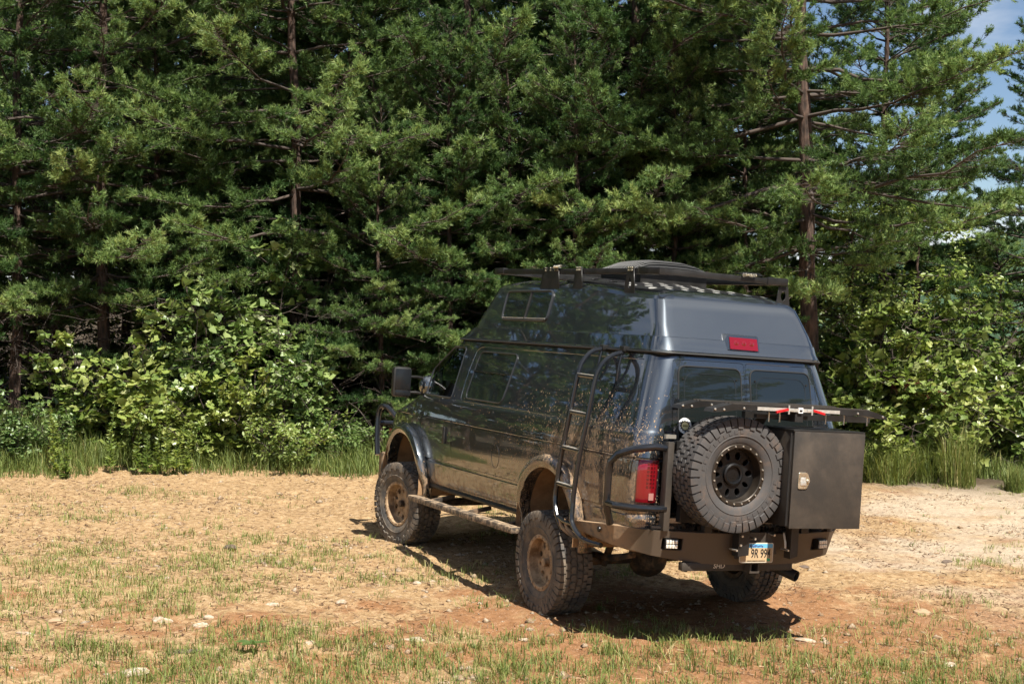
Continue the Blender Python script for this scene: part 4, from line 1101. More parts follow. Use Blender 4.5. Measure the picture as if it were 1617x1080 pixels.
# wheel-arch flares
def flare(x0, r, zc, s=1, a0=-12, a1=192, wide=.085):
    mb = MB(); n = 34; prof = [(-.01, -.04), (.055, -.01), (.085, .045), (.075, .085), (.035, wide + .02), (.0, wide + .015), (-.03, wide), (-.035, .0)]
    m = len(prof)
    for k in range(n + 1):
        a = math.radians(a0 + (a1 - a0) * k / n); e = min(1, min(k, n - k) / 7.0); e = .35 + .65 * e
        for pr, py in prof:
            rr2 = r + pr * e; x = x0 + rr2 * math.cos(a); z = zc + rr2 * math.sin(a) * 1.0
            mb.v.append((x, s * (side_y(min(max(x, -1.2), 4.05), max(.70, min(1.35, z))) + py * (.5 + .5 * e)), z))
    for k in range(n):
        for i in range(m): mb.f.append((k * m + i, k * m + (i + 1) % m, (k + 1) * m + (i + 1) % m, (k + 1) * m + i))
    mb.f.append(tuple(range(m))); mb.f.append(tuple(n * m + i for i in range(m))[::-1]); return mb
for x0, zc, r in ((0.02, .66, .555), (3.505, .66, .56)):
    for s in (1, -1):
        f = part('wheel_flare', flare(x0, r, zc, s), 'paint', sm=50)
        li = MB().tube([(x0, s * .50, zc), (x0, s * .50 + s * .0, zc)], .1, 4) if False else None
        lm = MB(); n = 30
        for k in range(n + 1):
            a = math.radians(-8 + 196 * k / n)
            for yy, rr2 in ((1.07, r - .004), (.80, r - .006), (.46, r - .01)): lm.v.append((x0 + rr2 * math.cos(a), s * yy, zc + rr2 * math.sin(a)))
        for k in range(n):
            for i in range(2): lm.f.append((k * 3 + i, k * 3 + i + 1, k * 3 + i + 4, k * 3 + i + 3))
        part('arch_liner', lm, 'mudarch')
        
# ------------------------------------------------------------------ wheels
TR = .447; TW = .30
def tyre_mesh(sd):
    mb = MB(); w = TW / 2
    prof = [(.222, w * .70), (.232, w * .80), (.26, w * .93), (.31, w * 1.0), (.36, w * 1.0), (.398, w * .95), (.420, w * .86), (.428, w * .70), (.430, .0)]
    prof = prof + [(r, -y) for r, y in prof[-2::-1]] + [(.215, -w * .6), (.215, w * .6)]
    mb.lathe(prof, (0, 0, 0), 'y', 72, closed=True)
    rng = np.random.default_rng(sd)
    def block(a0, a1, ys, r0, r1, y_of=None):
        # ys: polygon [(da fraction 0..1, y)], swept from r0 to r1
        n = len(ys); b = len(mb.v)
        for r in (r0, r1):
            sh = 1.0 if r == r0 else .93
            ca = sum(p[0] for p in ys) / n; cy = sum(p[1] for p in ys) / n
            for f, y in ys:
                f2 = ca + (f - ca) * sh; y2 = cy + (y - cy) * sh; a = a0 + (a1 - a0) * f2
                mb.v.append((r * math.cos(a), y2, r * math.sin(a)))
        mb.f.append(tuple(b + n + i for i in range(n)))
        for i in range(n): mb.f.append((b + i, b + (i + 1) % n, b + n + (i + 1) % n, b + n + i))
    N = 42; st = 2 * math.pi / N
    for k in range(N):
        a = k * st
        o = .0 if k % 2 else .012
        # centre rows of interlocking blocks
        block(a, a + st, [(.06, .004), (.50, .012), (.94, .004), (.90, .046), (.5, .056), (.10, .046)], .425, TR)
        block(a + st * .5, a + st * 1.5, [(.08, -.004), (.5, -.012), (.92, -.004), (.88, -.046), (.5, -.056), (.12, -.046)], .425, TR)
        block(a + st * .5, a + st * 1.5, [(.05, .060), (.5, .070), (.95, .060), (.90, .102), (.10, .102)], .422, TR - .001)
        block(a, a + st, [(.05, -.060), (.5, -.070), (.95, -.060), (.90, -.102), (.10, -.102)], .422, TR - .001)
        for s in (1, -1):       # shoulder lugs reaching down the sidewall, long and short in turn
            ph = 0 if s > 0 else .5; aa = a + st * ph
            b = len(mb.v); hi = .86 if k % 2 else 1.0; low = .362 if k % 2 else .382
            ring_ = [(TR - .003, s * .104), (TR - .004, s * (w * .97 + .004)), (.425, s * (w * 1.04)), (low, s * (w * 1.055)), (low - .006, s * (w * .98)), (.415, s * .10)]
            for f in (.06, .86):
                for r, y in ring_: q = aa + st * f; mb.v.append((r * math.cos(q), y, r * math.sin(q)))
            n = 6
            mb.f.append(tuple(b + i for i in range(n))[::-1]); mb.f.append(tuple(b + n + i for i in range(n)))
            for i in range(n): mb.f.append((b + i, b + (i + 1) % n, b + n + (i + 1) % n, b + n + i))
        # raised sidewall ribs
    for s in (1, -1):
        mb.lathe([(.300, s * w * .995), (.303, s * (w * 1.0 + .004)), (.308, s * (w * 1.0 + .004)), (.311, s * w * .998)], (0, 0, 0), 'y', 72)
        # raised characters on the sidewall as blank lozenges
        for k in range(40):
            if (k // 10) % 2: continue
            q = k * 2 * math.pi / 40 + (.3 if s > 0 else 1.1); b = len(mb.v)
            for r, dq in ((.322, 0), (.350, 0), (.350, .085), (.322, .085)):
                for yy in (w * 1.0, w * 1.0 + .0035): mb.v.append((r * math.cos(q + dq), s * yy, r * math.sin(q + dq)))
            mb.f += [(b + 1, b + 3, b + 5, b + 7), (b, b + 1, b + 3, b + 2), (b + 2, b + 3, b + 5, b + 4), (b + 4, b + 5, b + 7, b + 6), (b + 6, b + 7, b + 1, b)]
    return mb.mesh('tyre', True, 30)
TYRE = tyre_mesh(1)
def fill2d(splines, ext, bev=0.003):
    cu = bpy.data.curves.new('c2', 'CURVE'); cu.dimensions = '2D'; cu.fill_mode = 'BOTH'; cu.extrude = ext; cu.bevel_depth = bev; cu.bevel_resolution = 1
    for pts in splines:
        sp = cu.splines.new('POLY'); sp.points.add(len(pts) - 1)
        for p, q in zip(sp.points, pts): p.co = (q[0], q[1], 0, 1)
        sp.use_cyclic_u = True
    o = bpy.data.objects.new('c2', cu); COL.objects.link(o); dg = bpy.context.evaluated_depsgraph_get(); dg.update()
    me = bpy.data.meshes.new_from_object(o.evaluated_get(dg), depsgraph=dg); bpy.data.objects.remove(o, do_unlink=True); me.materials.clear(); return me
def circ(c, r, n=32, sq=1.0, rot=0.0):
    out = []
    for k in range(n):
        a = 2 * math.pi * k / n; x, y = r * math.cos(a), r * sq * math.sin(a)
        out.append((c[0] + x * math.cos(rot) - y * math.sin(rot), c[1] + x * math.sin(rot) + y * math.cos(rot)))
    return out
def rim_meshes():
    # face plate with ten oval windows; plane xz, outward +y
    holes = []
    for k in range(10):
        a = 2 * math.pi * k / 10 + .15; holes.append(circ((.147 * math.cos(a), .147 * math.sin(a)), .034, 14, .80 if k % 2 else .62, a))
    for k in range(5): a = 2 * math.pi * (k + .5) / 5; holes.append(circ((.048 * math.cos(a), .048 * math.sin(a)), .008, 8))
    plate = fill2d([circ((0, 0), .196, 56)] + holes, .010, .004)
    plate.transform(Matrix(((1, 0, 0, 0), (0, 0, 1, .055), (0, 1, 0, 0), (0, 0, 0, 1))))
    for v in plate.vertices:      # dished towards the hub
        r = math.hypot(v.co.x, v.co.z); v.co.y += -.018
    smooth(plate, 40)
    lip = MB().lathe([(.196, .045), (.199, .065), (.205, .100), (.206, .128), (.212, .134), (.236, .134), (.242, .128), (.242, .110), (.225, .10), (.205, .0), (.195, -.10), (.225, -.115), (.228, -.125), (.19, -.12), (.186, -.02), (.188, .045)], (0, 0, 0), 'y', 64, closed=True).mesh('lip', True, 35)
    bolts = []
    hub = MB().lathe([(.0, .10), (.030, .10), (.036, .094), (.036, .050), (.046, .046), (.050, .03), (.060, .015), (.085, .0)], (0, 0, 0), 'y', 24).mesh('hub', True, 30)
    drum = MB().lathe([(.0, -.03), (.14, -.03), (.15, -.04), (.15, -.11), (.0, -.11)], (0, 0, 0), 'y', 32).mesh('drum', True, 30)
    bolt = MB().lathe([(.0, .142), (.006, .142), (.0075, .139), (.0075, .132)], (0, 0, 0), 'y', 8).mesh('bolt', True, 30)
    return plate, lip, hub, drum, bolt
RIM = rim_meshes()
def wheel(name, mw, tyre_m, plate_m, lip_m, hub_m, bolts, spare=False, label=None):
    e = bpy.data.objects.new(name, None); COL.objects.link(e); e.parent = VAN; e.matrix_local = mw
    if label: e['label'] = label
    def add(n, me, mm):
        me = me.copy(); return link(n, me, M[mm], e)
    add('tyre', TYRE, tyre_m); add('rim', RIM[0], plate_m); add('bead_ring', RIM[1], lip_m); (None if spare else add('brake_drum', RIM[3], 'rimdark'))
    if not spare: add('hub_cap', RIM[2], hub_m)
    else:
        add('centre_bore', MB().lathe([(.0, .053), (.062, .053), (.062, .070), (.074, .074), (.086, .068), (.090, .045)], (0, 0, 0), 'y', 32).mesh('bore', True, 30), hub_m)
    bm_ = RIM[4].copy(); bm_.materials.append(M[bolts])
    for k in range(20):
        a = 2 * math.pi * k / 20; o = link('bolt', bm_, None, e); o.location = (.224 * math.cos(a), 0, .224 * math.sin(a))
    return e
RX = Matrix.Rotation
wy = 1.112 - .134
wheel('wheel', Matrix.Translation((0, wy, .44)) @ RX(.4, 4, 'Y'), 'rubber', 'rim', 'rim', 'rim', 'rim')
wheel('wheel', Matrix.Translation((3.505, wy, .44)) @ RX(math.radians(11), 4, 'Z') @ RX(1.1, 4, 'Y'), 'rubber', 'rim', 'rim', 'rimdark', 'rim')
wheel('wheel', Matrix.Translation((0, -wy, .44)) @ RX(math.pi, 4, 'Z'), 'rubber', 'rimdark', 'rimdark', 'rimdark', 'rimdark')
wheel('wheel', Matrix.Translation((3.505, -wy, .44)) @ RX(math.pi + math.radians(11), 4, 'Z'), 'rubber', 'rimdark', 'rimdark', 'rimdark', 'rimdark')
# spare: outward face to the tail
SPX = -1.755 + .134
wheel('spare_wheel', BODY @ Matrix.Translation((SPX, .315, 1.33)) @ RX(math.radians(90), 4, 'Z') @ RX(.2, 4, 'Y'), 'sparerub', 'sparerim', 'sparering', 'sparerim', 'bolt', True, 'clean black spare wheel with bright ring bolts')

# ------------------------------------------------------------------ underbody
part('rear_axle', MB().tube([(0, -.95, .44), (0, .95, .44)], .045, 12), 'axle', None, ID)
part('differential', MB().lathe([(.0, -.20), (.07, -.19), (.13, -.12), (.165, -.04), (.17, .04), (.13, .12), (.07, .18), (.0, .19)], (-.02, .05, .44), 'x', 20), 'axle', None, ID)
part('front_axle', MB().tube([(3.505, -.95, .44), (3.505, .95, .44)], .045, 12), 'axle', None, ID)
for s in (1, -1):
    part('chassis_rail', MB().bar((-1.3, s * .45, .66), (4.0, s * .45, .66), .07, .12), 'axle')
    part('leaf_spring', MB().tube([(-.75, s * .62, .62), (-.4, s * .62, .53), (0, s * .62, .50), (.4, s * .62, .53), (.75, s * .62, .62)], .028, 6), 'axle', None, ID)
    part('shock_absorber', MB().tube([(-.12, s * .55, .42), (-.25, s * .50, .75)], .032, 8), 'axle', None, ID)
part('fuel_tank', MB().box((.0 + 1.9, -.05, .60), (1.4, .7, .22), None, .04), 'axle')
part('exhaust_pipe', MB().tube([(1.0, -.45, .60), (-.6, -.52, .60), (-1.05, -.40, .59), (-1.34, -.44, .53)], [.035, .035, .037, .036], 14), 'axle')
part('exhaust_tip', MB().lathe([(.040, .0), (.046, .0), (.046, .22), (.040, .22), (.036, .05)], (0, 0, 0), 'x', 20, True), 'rubtrim')
_e = [o for o in VAN.children if o.name.startswith('exhaust_tip')][0]
_e.matrix_local = BODY @ Matrix.Translation((-1.27, -.42, .545)) @ RX(math.radians(205), 4, 'Z') @ RX(math.radians(14), 4, 'Y')

# running board
sb = part('step_bar', MB().bar((.40, 1.135, .585), (2.93, 1.135, .565), .115, .055, bev=.012), 'step')
for x in (.75, 1.6, 2.5): part('bracket', MB().bar((x, .85, .63), (x, 1.12, .575), .05, .035), 'axle', sb)

# ------------------------------------------------------------------ rear bumper
def bumper():
    top = [(-.42, 1.075), (-1.20, 1.075), (-1.46, .86), (-1.555, .47), (-1.575, .0), (-1.555, -.47), (-1.46, -.86), (-1.20, -1.095), (-.42, -1.075)]
    bot = [(-.42, 1.045), (-1.16, 1.045), (-1.40, .84), (-1.52, .45), (-1.54, .0), (-1.52, -.45), (-1.40, -.84), (-1.16, -1.045), (-.42, -1.045)]
    zt = [.80, .862, .862, .855, .852, .855, .862, .862, .80]; zb = [.74, .70, .655, .605, .60, .605, .655, .71, .74]
    inn = [(-.42, .98), (-1.12, .97), (-1.34, .80), (-1.44, .43), (-1.46, 0), (-1.44, -.43), (-1.34, -.80), (-1.12, -.97), (-.42, -.98)]
    mb = MB(); n = len(top)
    for k in range(n):
        (a, b), (c, d), (e, f) = top[k], bot[k], inn[k]
        mb.v += [(a, b, zt[k]), (c, d, zb[k]), (e, f, zb[k]), (e, f, zt[k])]
    for k in range(n - 1):
        for i in range(4): mb.f.append((k * 4 + i, k * 4 + (i + 1) % 4, k * 4 + 4 + (i + 1) % 4, k * 4 + 4 + i))
    mb.f += [(0, 1, 2, 3), tuple((n - 1) * 4 + i for i in range(4))[::-1]]
    cut = [MB().box((-1.50, s * .705, .757), (.26, .165, .092), RX(math.radians(s * -13), 3, 'Z')) for s in (1, -1)]
    me = boolean(mb.mesh('bumper'), cut)
    bm = bmesh.new(); bm.from_mesh(me); bmesh.ops.bevel(bm, geom=[e for e in bm.edges if e.calc_face_angle(0) > .15], offset=.004, segments=2, affect='EDGES'); bm.to_mesh(me); bm.free()
    smooth(me, 25); return me
def m_bumper():
    m = mat('bumper_powdercoat'); t = NT(m); o = t.obj(); b = t.bsdf((.095, .072, .052), .48, .1)
    sep = t.n('ShaderNodeSeparateXYZ'); t.l(o, sep.inputs[0]); n = t.noise(o, 14, 5, .65); n3 = t.noise(o, 70, 3)
    k = t.math('MULTIPLY', t.mapr(sep.outputs[0], -1.42, -1.15, 0, 1), t.mapr(sep.outputs[1], .8, 1.0, 0, 1))
    k = t.math('MULTIPLY', k, t.mapr(n, .30, .52, .25, 1.0)); k = t.math('MAXIMUM', k, t.mapr(n3, .70, .76, 0, .35))
    t.l(t.mix(k, (.095, .072, .052), MUD), b.inputs['Base Color']); t.l(t.mapr(k, 0, 1, .42, .9), b.inputs['Roughness'])
    t.l(t.bump(n3, .12, .002), b.inputs['Normal']); t.done(b.outputs[0]); return m
BUMP = part('rear_bumper', bumper(), m_bumper())
for s in (1, -1):
    R3 = RX(math.radians(s * -13), 3, 'Z'); c = Vector((-1.475, s * .712, .760)); lamp = part('work_lamp', MB().box(c, (.06, .105, .082), R3, .006), 'black', BUMP)
    for iy in range(4):
        for iz in range(2):
            p = c + R3 @ Vector((-.033, (iy - 1.5) * .024, (iz - .5) * .034)); part('lamp_cell', MB().box(p, (.012, .020, .029), R3, .003), 'lens', BUMP)
part('lamp_recess', MB().box((-1.385, .70, .757), (.01, .18, .10)), 'black', BUMP); part('lamp_recess', MB().box((-1.385, -.70, .757), (.01, .18, .10)), 'black', BUMP)
part('parking_sensor', MB().lathe([(.0, .012), (.014, .012), (.022, .008), (.024, .0)], (-.98, 1.078, .80), 'y', 16), 'black', BUMP)
for y in (1.0, -1.0): part('bolt', MB().lathe([(.0, .0), (.016, .0), (.016, -.02), (.0, -.02)], (-1.28 + (.0), y * .93, .865), 'z', 10), 'bolt', BUMP)
hb = part('hitch_bar', MB().bar((-1.49, .62, .585), (-1.49, -.42, .585), .06, .065, bev=.006), 'bumper', BUMP)
part('hitch_receiver', MB().add(*(lambda o, i: ([(x, y, z) for x in (-1.60, -1.40) for (y, z) in o + i], [(0, 1, 5, 4), (1, 2, 6, 5), (2, 3, 7, 6), (3, 0, 4, 7), (8, 9, 13, 12), (9, 10, 14, 13), (10, 11, 15, 14), (11, 8, 12, 15)] + [(a, (a + 1) % 4, 8 + (a + 1) % 4, 8 + a) for a in range(4)] + [(4 + a, 4 + (a + 1) % 4, 12 + (a + 1) % 4, 12 + a) for a in range(4)]))([(.045, .545), (-.045, .545), (-.045, .635), (.045, .635)], [(.030, .56), (-.030, .56), (-.030, .62), (.030, .62)])), 'bumper', BUMP)
part('hitch_lettering', on_rear(text_mesh('SHD', .050, .2, 1.1, .001), .285, .590, -1.5225), 'platew', BUMP)
part('tow_loop', MB().bar((-1.46, .56, .62), (-1.46, .56, .54), .05, .02, (0, 1, 0)), 'axle', BUMP)
# licence plate and its bracket
PX = -1.645
pb = part('plate_bracket', MB().prism([(-1.585, .17, .87), (-1.585, -.12, .87), (-1.585, -.19, .70), (-1.585, .19, .66)], (-.03, 0, 0)), 'bumper', BUMP)
pl_ = part('licence_plate', fill2d([rounded([(-.158, -.078), (.158, -.078), (.158, .078), (-.158, .078)], .016, 4)], .0012, .0008), 'platew', BUMP)
pl_.data.transform(Matrix(((0, 0, -1, PX), (-1, 0, 0, .025), (0, 1, 0, .715), (0, 0, 0, 1))))
def prect(y0, y1, z0, z1, off): return MB().box((PX - off, .025 - (y0 + y1) / 2, .715 + (z0 + z1) / 2), (.0012, abs(y1 - y0), abs(z1 - z0)))
part('plate_face', prect(-.150, .150, -.070, .038, .0030), 'plate', BUMP); part('plate_band', prect(-.150, .150, .0385, .070, .0030), 'plateb', BUMP)
part('plate_number', on_rear(text_mesh('9R 994', .098, .06, .66, .0008), -.012, .707, PX - .0052), 'ink', BUMP)
for k in range(9): part('plate_state_stroke', MB().box((PX - .0046, .085 - k * .014, .768 + .003 * math.sin(k * 2.1)), (.001, .011, .012 + .006 * (k in (0, 2, 3)))), 'plated', BUMP)
for k in range(15): part('plate_small_stroke', MB().box((PX - .0046, .11 - k * .0115, .652), (.001, .008, .007)), 'ink', BUMP)
part('plate_sticker', MB().box((PX - .0046, -.09, .660), (.001, .030, .022)), 'green', BUMP)
part('latch_plate', MB().prism([(-1.60, .225, .90), (-1.60, .125, .90), (-1.60, .125, .70), (-1.60, .225, .69)], (-.085, 0, 0)), 'black', BUMP)
part('latch_plate', MB().prism([(-1.60, -.27, .93), (-1.60, -.34, .93), (-1.60, -.34, .69), (-1.60, -.27, .67)], (-.085, 0, 0)), 'bumper', BUMP)
part('latch_lever', MB().tube([(-1.63, -.235, .87), (-1.65, -.24, .80), (-1.65, -.245, .75)], .009, 6), 'alu', BUMP)
for y, z in ((.20, .85), (.21, .78), (.245, .74), (-.10, .86), (.08, .83), (-.24, .74)): part('bolt', MB().cyl((-1.60, y, z), (-1.70, y, z), .009, 8), 'bolt', BUMP)

# ------------------------------------------------------------------ tail lights and their guards
def corner_patch(z0, z1, a0, a1, off, s=1, nz=6, na=8):
    mb = MB()
    for i in range(nz + 1):
        z = z0 + (z1 - z0) * i / nz; _, hw, xr, xf, rr_, rf = sl_at(SL, z)
        for k in range(na + 1):
            a = math.radians(a0 + (a1 - a0) * k / na); r = rr_ + off; mb.v.append((xr + rr_ - r * math.cos(a), s * (hw - rr_ + r * math.sin(a)), z))
    for i in range(nz):
        for k in range(na): mb.f.append((i * (na + 1) + k, i * (na + 1) + k + 1, (i + 1) * (na + 1) + k + 1, (i + 1) * (na + 1) + k))
    return mb
def tail(s):
    e = MB()
    z0, z1 = 1.065, 1.395
    def P(yf, z, off):     # yf: 0 at the door side, 1 at the outer side
        _, hw, xr, xf, rr_, rf = sl_at(SL, z); tot = .045 + rr_ * math.pi / 2 * .54; u = yf * tot
        if u < .05: return (xr - off, s * (hw - rr_ - .05 + u), z)
        a = (u - .05) / rr_; r = rr_ + off; return (xr + rr_ - r * math.cos(a), s * (hw - rr_ + r * math.sin(a)), z)
    nu, nz = 14, 8; mb = MB()
    for off in (.02, -.01):
        for i in range(nz + 1):
            for k in range(nu + 1): mb.v.append(P(k / nu, z0 + (z1 - z0) * i / nz, off if (0 < i < nz and 0 < k < nu) or off < 0 else off - .006))
    q = nu + 1
    for i in range(nz):
        for k in range(nu): mb.f.append((i * q + k, i * q + k + 1, (i + 1) * q + k + 1, (i + 1) * q + k))
    b = (nz + 1) * q
    edge = [i for i in range(q)] + [i * q + nu for i in range(1, nz + 1)] + [nz * q + k for k in range(nu - 1, -1, -1)] + [i * q for i in range(nz - 1, 0, -1)]
    for a, c in zip(edge, edge[1:] + edge[:1]): mb.f.append((a, c, b + c, b + a))
    t = part('tail_light', mb, 'red')
    for iy in range(3):
        for iz in range(7):
            u0 = .14 + iy * .155; zz = 1.175 + iz * .030; c = MB(); pts = [P(u0, zz, .0205), P(u0 + .11, zz, .0205), P(u0 + .11, zz + .021, .0205), P(u0, zz + .021, .0205)]; c.add(pts, [(0, 1, 2, 3)]); part('lens_cell', c, 'redc', t)
    c = MB(); c.add([P(.16, 1.085, .0245), P(.30, 1.085, .0245), P(.42, 1.085, .0245), P(.42, 1.14, .0245), P(.30, 1.14, .0245), P(.16, 1.14, .0245)], [(0, 1, 4, 5), (1, 2, 3, 4)]); part('reverse_lens', c, 'redwhite', t)
    part('dark_strip', MB().add([P(.02, z0 + .01, .021), P(.11, z0 + .01, .021), P(.11, z1 - .01, .021), P(.02, z1 - .01, .021)], [(0, 1, 2, 3)]), 'redc', t)
    part('corner_step', corner_patch(.90, 1.04, -5, 85, .012, s), 'paint')
    gd = part('light_guard', MB().tube([(-1.47, s * .80, 1.50), (-1.46, s * .90, 1.505), (-1.40, s * 1.05, 1.48), (-1.30, s * 1.13, 1.43), (-1.23, s * 1.155, 1.36), (-1.21, s * 1.155, 1.25), (-1.20, s * 1.15, 1.02), (-1.19, s * 1.10, .87)], .030, 10), 'blackg')
    part('guard_hoop', MB().tube([(-1.20, s * 1.15, 1.04), (-1.31, s * 1.145, 1.035), (-1.42, s * 1.05, 1.03), (-1.49, s * .90, 1.03), (-1.49, s * .79, 1.03)], .028, 10), 'blackg', gd)
    part('guard_post', MB().bar((-1.47, s * .78, .86), (-1.47, s * .78, 1.55), .055, .075, (1, 0, 0), .006), 'bumper', gd)
    part('post_bracket', MB().bar((-1.47, s * .79, 1.545), (-1.47, s * .68, 1.545), .05, .02), 'blackg', gd); part('post_bracket', MB().bar((-1.47, s * .82, 1.59), (-1.47, s * .73, 1.59), .03, .03), 'bolt', gd)
    part('post_foot', MB().bar((-1.44, s * .88, .885), (-1.48, s * .70, .885), .035, .018), 'blackg', gd)
tail(1); tail(-1)

# ------------------------------------------------------------------ swing-out carrier, box, traction ramps
car = part('spare_carrier', MB().bar((-1.49, .74, 1.53), (-1.49, -.60, 1.53), .06, .06).bar((-1.49, .66, .96), (-1.49, -.66, .96), .06, .06).bar((-1.49, .64, .93), (-1.49, .64, 1.56), .06, .06, (1, 0, 0)).bar((-1.49, -.02, .93), (-1.49, -.02, 1.80), .06, .06, (1, 0, 0)), 'black')
part('wheel_mount', MB().box((-1.53, .315, 1.33), (.06, .25, .25)), 'black', car)
part('gusset', MB().prism([(-1.50, .04, 1.55), (-1.50, -.10, 1.80), (-1.50, .0, 1.80), (-1.50, .12, 1.60)], (-.02, 0, 0)), 'black', car)
for y in (.42, -.02, -.50): part('carrier_foot', MB().bar((-1.52, y, .855), (-1.52, y, .95), .07, .06, (1, 0, 0)), 'bumper', car)
bx_ = part('storage_box', MB().box((-1.70, -.415, 1.322), (.36, .675, .745), None, .006), 'bumper')
part('box_door', MB().box((-1.893, -.42, 1.318), (.022, .68, .752), None, .005), 'bumper', bx_)
part('box_lid', MB().box((-1.70, -.415, 1.700), (.40, .69, .018), None, .004), 'black', bx_)
part('hinge_rod', MB().tube([(-1.878, -.066, .96), (-1.878, -.066, 1.68)], .009, 8), 'black', bx_)
lat = part('latch', fill2d([rounded([(-.048, -.062), (.030, -.062), (.060, .0), (.030, .062), (-.048, .062)], .012, 4)], .003, .002), 'chrome', bx_)
lat.data.transform(Matrix(((0, 0, -1, -1.908), (-1, 0, 0, -.185), (0, 1, 0, 1.315), (0, 0, 0, 1))))
part('latch_cup', MB().box((-1.912, -.178, 1.312), (.006, .050, .060), None, .002), 'alu', bx_); part('latch_paddle', MB().box((-1.916, -.180, 1.295), (.008, .048, .030), None, .003), 'alu', bx_); part('keyhole', MB().lathe([(.0, -.012), (.010, -.012), (.012, 0.)], (-1.914, -.222, 1.315), 'x', 10), 'bolt', bx_)
def ramp(x, y0, y1, z, w=.13):
    """flat channel with sloping ends"""
    prof = [(y0, z - .035), (y0 - .015, z - .008), (y0 - .17, z + .032), (y1 + .17, z + .032), (y1 + .02, z - .008), (y1, z - .035), (y1 + .10, z - .03), (y1 + .22, z - .012), (y0 - .22, z - .012), (y0 - .10, z - .03)]
    return MB().prism([(x - w / 2, y, q) for y, q in prof], (w, 0, 0))
for x, y0, y1, zz in ((-1.55, .79, -.86, 1.852), (-1.80, .66, -1.00, 1.848)):
    r_ = part('traction_ramp', ramp(x, y0, y1, zz), 'black')
    for dx in (-.05, 0.0, .05): part('ridge', MB().bar((x + dx, y0 - .18, zz + .035), (x + dx, y1 + .18, zz + .035), .018, .008), 'bumper', r_)
    for y in (y0 - .02, y0 - .10, y0 - .28, y1 + .30, y1 + .05): part('bolt', MB().lathe([(.0, -.008), (.008, -.006), (.010, .0)], (x - .066, y, zz + (.005 if y < y0 - .15 and y > y1 + .2 else -.012)), 'x', 8), 'bolt', r_)
    if x < -1.7:
        part('pale_strip', MB().bar((x - .068, .26, zz + .008), (x - .068, -.52, zz + .008), .006, .026), 'alu', r_)
        for y, s in ((-.02, 1), (-.26, -1)):
            part('red_clip', MB().bar((x - .075, y, zz + .012), (x - .075, y + s * .11, zz - .012), .018, .018), 'redclip', r_); part('clip_pin', MB().tube([(x - .075, y - s * .01, zz - .025), (x - .075, y - s * .01, zz + .045)], .007, 6), 'alu', r_)
            part('clip_plate', MB().box((x - .073, y - s * .035, zz + .008), (.008, .04, .024), None, .002), 'alu', r_)
        part('tie_bracket', MB().box((x - .072, -.14, zz + .008), (.012, .042, .042)), 'white', r_); part('bracket_mark', MB().box((x - .0795, -.14, zz + .006), (.003, .028, .016)), 'ink', r_)
part('ramp_bar', MB().bar((-1.48, -.14, 1.80), (-1.86, -.14, 1.80), .075, .07), 'black', car)
part('ramp_rail', MB().bar((-1.60, .20, 1.795), (-1.60, -1.02, 1.795), .05, .05), 'black', car); part('ramp_rail', MB().bar((-1.76, .20, 1.795), (-1.76, -.28, 1.795), .04, .03), 'black', car)
for y in (.10, .0, -.44, -.62, -.85): part('hanger_bolt', MB().tube([(-1.80, y, 1.83), (-1.80, y, 1.755)], .006, 6), 'bolt', car); 

# ------------------------------------------------------------------ ladder on the left rear side
def rail(pts): return MB().tube(pts, .021, 10)
def smooth_path(pts, n=6):
    P = [Vector(p) for p in pts]; out = []
    for i in range(len(P) - 1):
        p0, p1, p2, p3 = P[max(i - 1, 0)], P[i], P[i + 1], P[min(i + 2, len(P) - 1)]
        for k in range(n):
            t = k / n; out.append(.5 * ((2 * p1) + (-p0 + p2) * t + (2 * p0 - 5 * p1 + 4 * p2 - p3) * t * t + (-p0 + 3 * p1 - 3 * p2 + p3) * t ** 3))
    return out + [P[-1]]
LA = smooth_path([(-.40, .83, 2.235), (-.40, .94, 2.20), (-.40, 1.02, 2.11), (-.405, 1.06, 1.98), (-.38, 1.09, 1.69), (-.335, 1.115, 1.39), (-.30, 1.13, 1.09), (-.30, 1.135, .93), (-.38, 1.14, .80), (-.44, 1.12, .72)])
LB = smooth_path([(-.75, .83, 2.215), (-.75, .94, 2.18), (-.735, 1.02, 2.10), (-.72, 1.06, 1.98), (-.70, 1.09, 1.70), (-.655, 1.115, 1.40), (-.62, 1.13, 1.10), (-.615, 1.135, .93), (-.64, 1.14, .80), (-.80, 1.13, .70), (-1.05, 1.09, .68)])
lad = part('ladder', rail(LA), 'blackg'); part('ladder_rail', rail(LB), 'blackg', lad)
def at_z(path, z): return min(path, key=lambda p: abs(p.z - z) + (0 if p.y > 1.0 else 1))
for z in (2.00, 1.69, 1.39, 1.085):
    a, b = at_z(LA, z), at_z(LB, z); a, b = Vector((a.x, a.y, z)), Vector((b.x, b.y, z - .005)); part('rung', MB().tube([a, b], .017, 8), 'blackg', lad); part('tread', MB().bar(a + Vector((0, 0, .016)), b + Vector((0, 0, .016)), .030, .006), 'alu', lad)
part('foot_rail', MB().tube(smooth_path([(-.30, 1.135, .95), (-.33, 1.14, .84), (-.47, 1.14, .80), (-.62, 1.135, .79)]), .019, 8), 'blackg', lad)
for dx in (.12, .22): part('foot_bar', MB().tube(smooth_path([(-.30 - dx, 1.14, .82), (-.32 - dx, 1.13, .74), (-.5 - dx, 1.11, .69), (-.85 - dx * .5, 1.08, .68)]), .015, 8), 'bumperm', lad)
for P in (LA, LB):
    x = P[0].x; part('gutter_clamp', MB().box((x, .825, 2.245), (.07, .05, .045), None, .008), 'black', lad); part('stay', MB().tube(smooth_path([(x, .84, 2.23), (x - .015, .875, 2.10), (x - .01, .885, 1.98)]), .012, 8), 'blackg', lad)

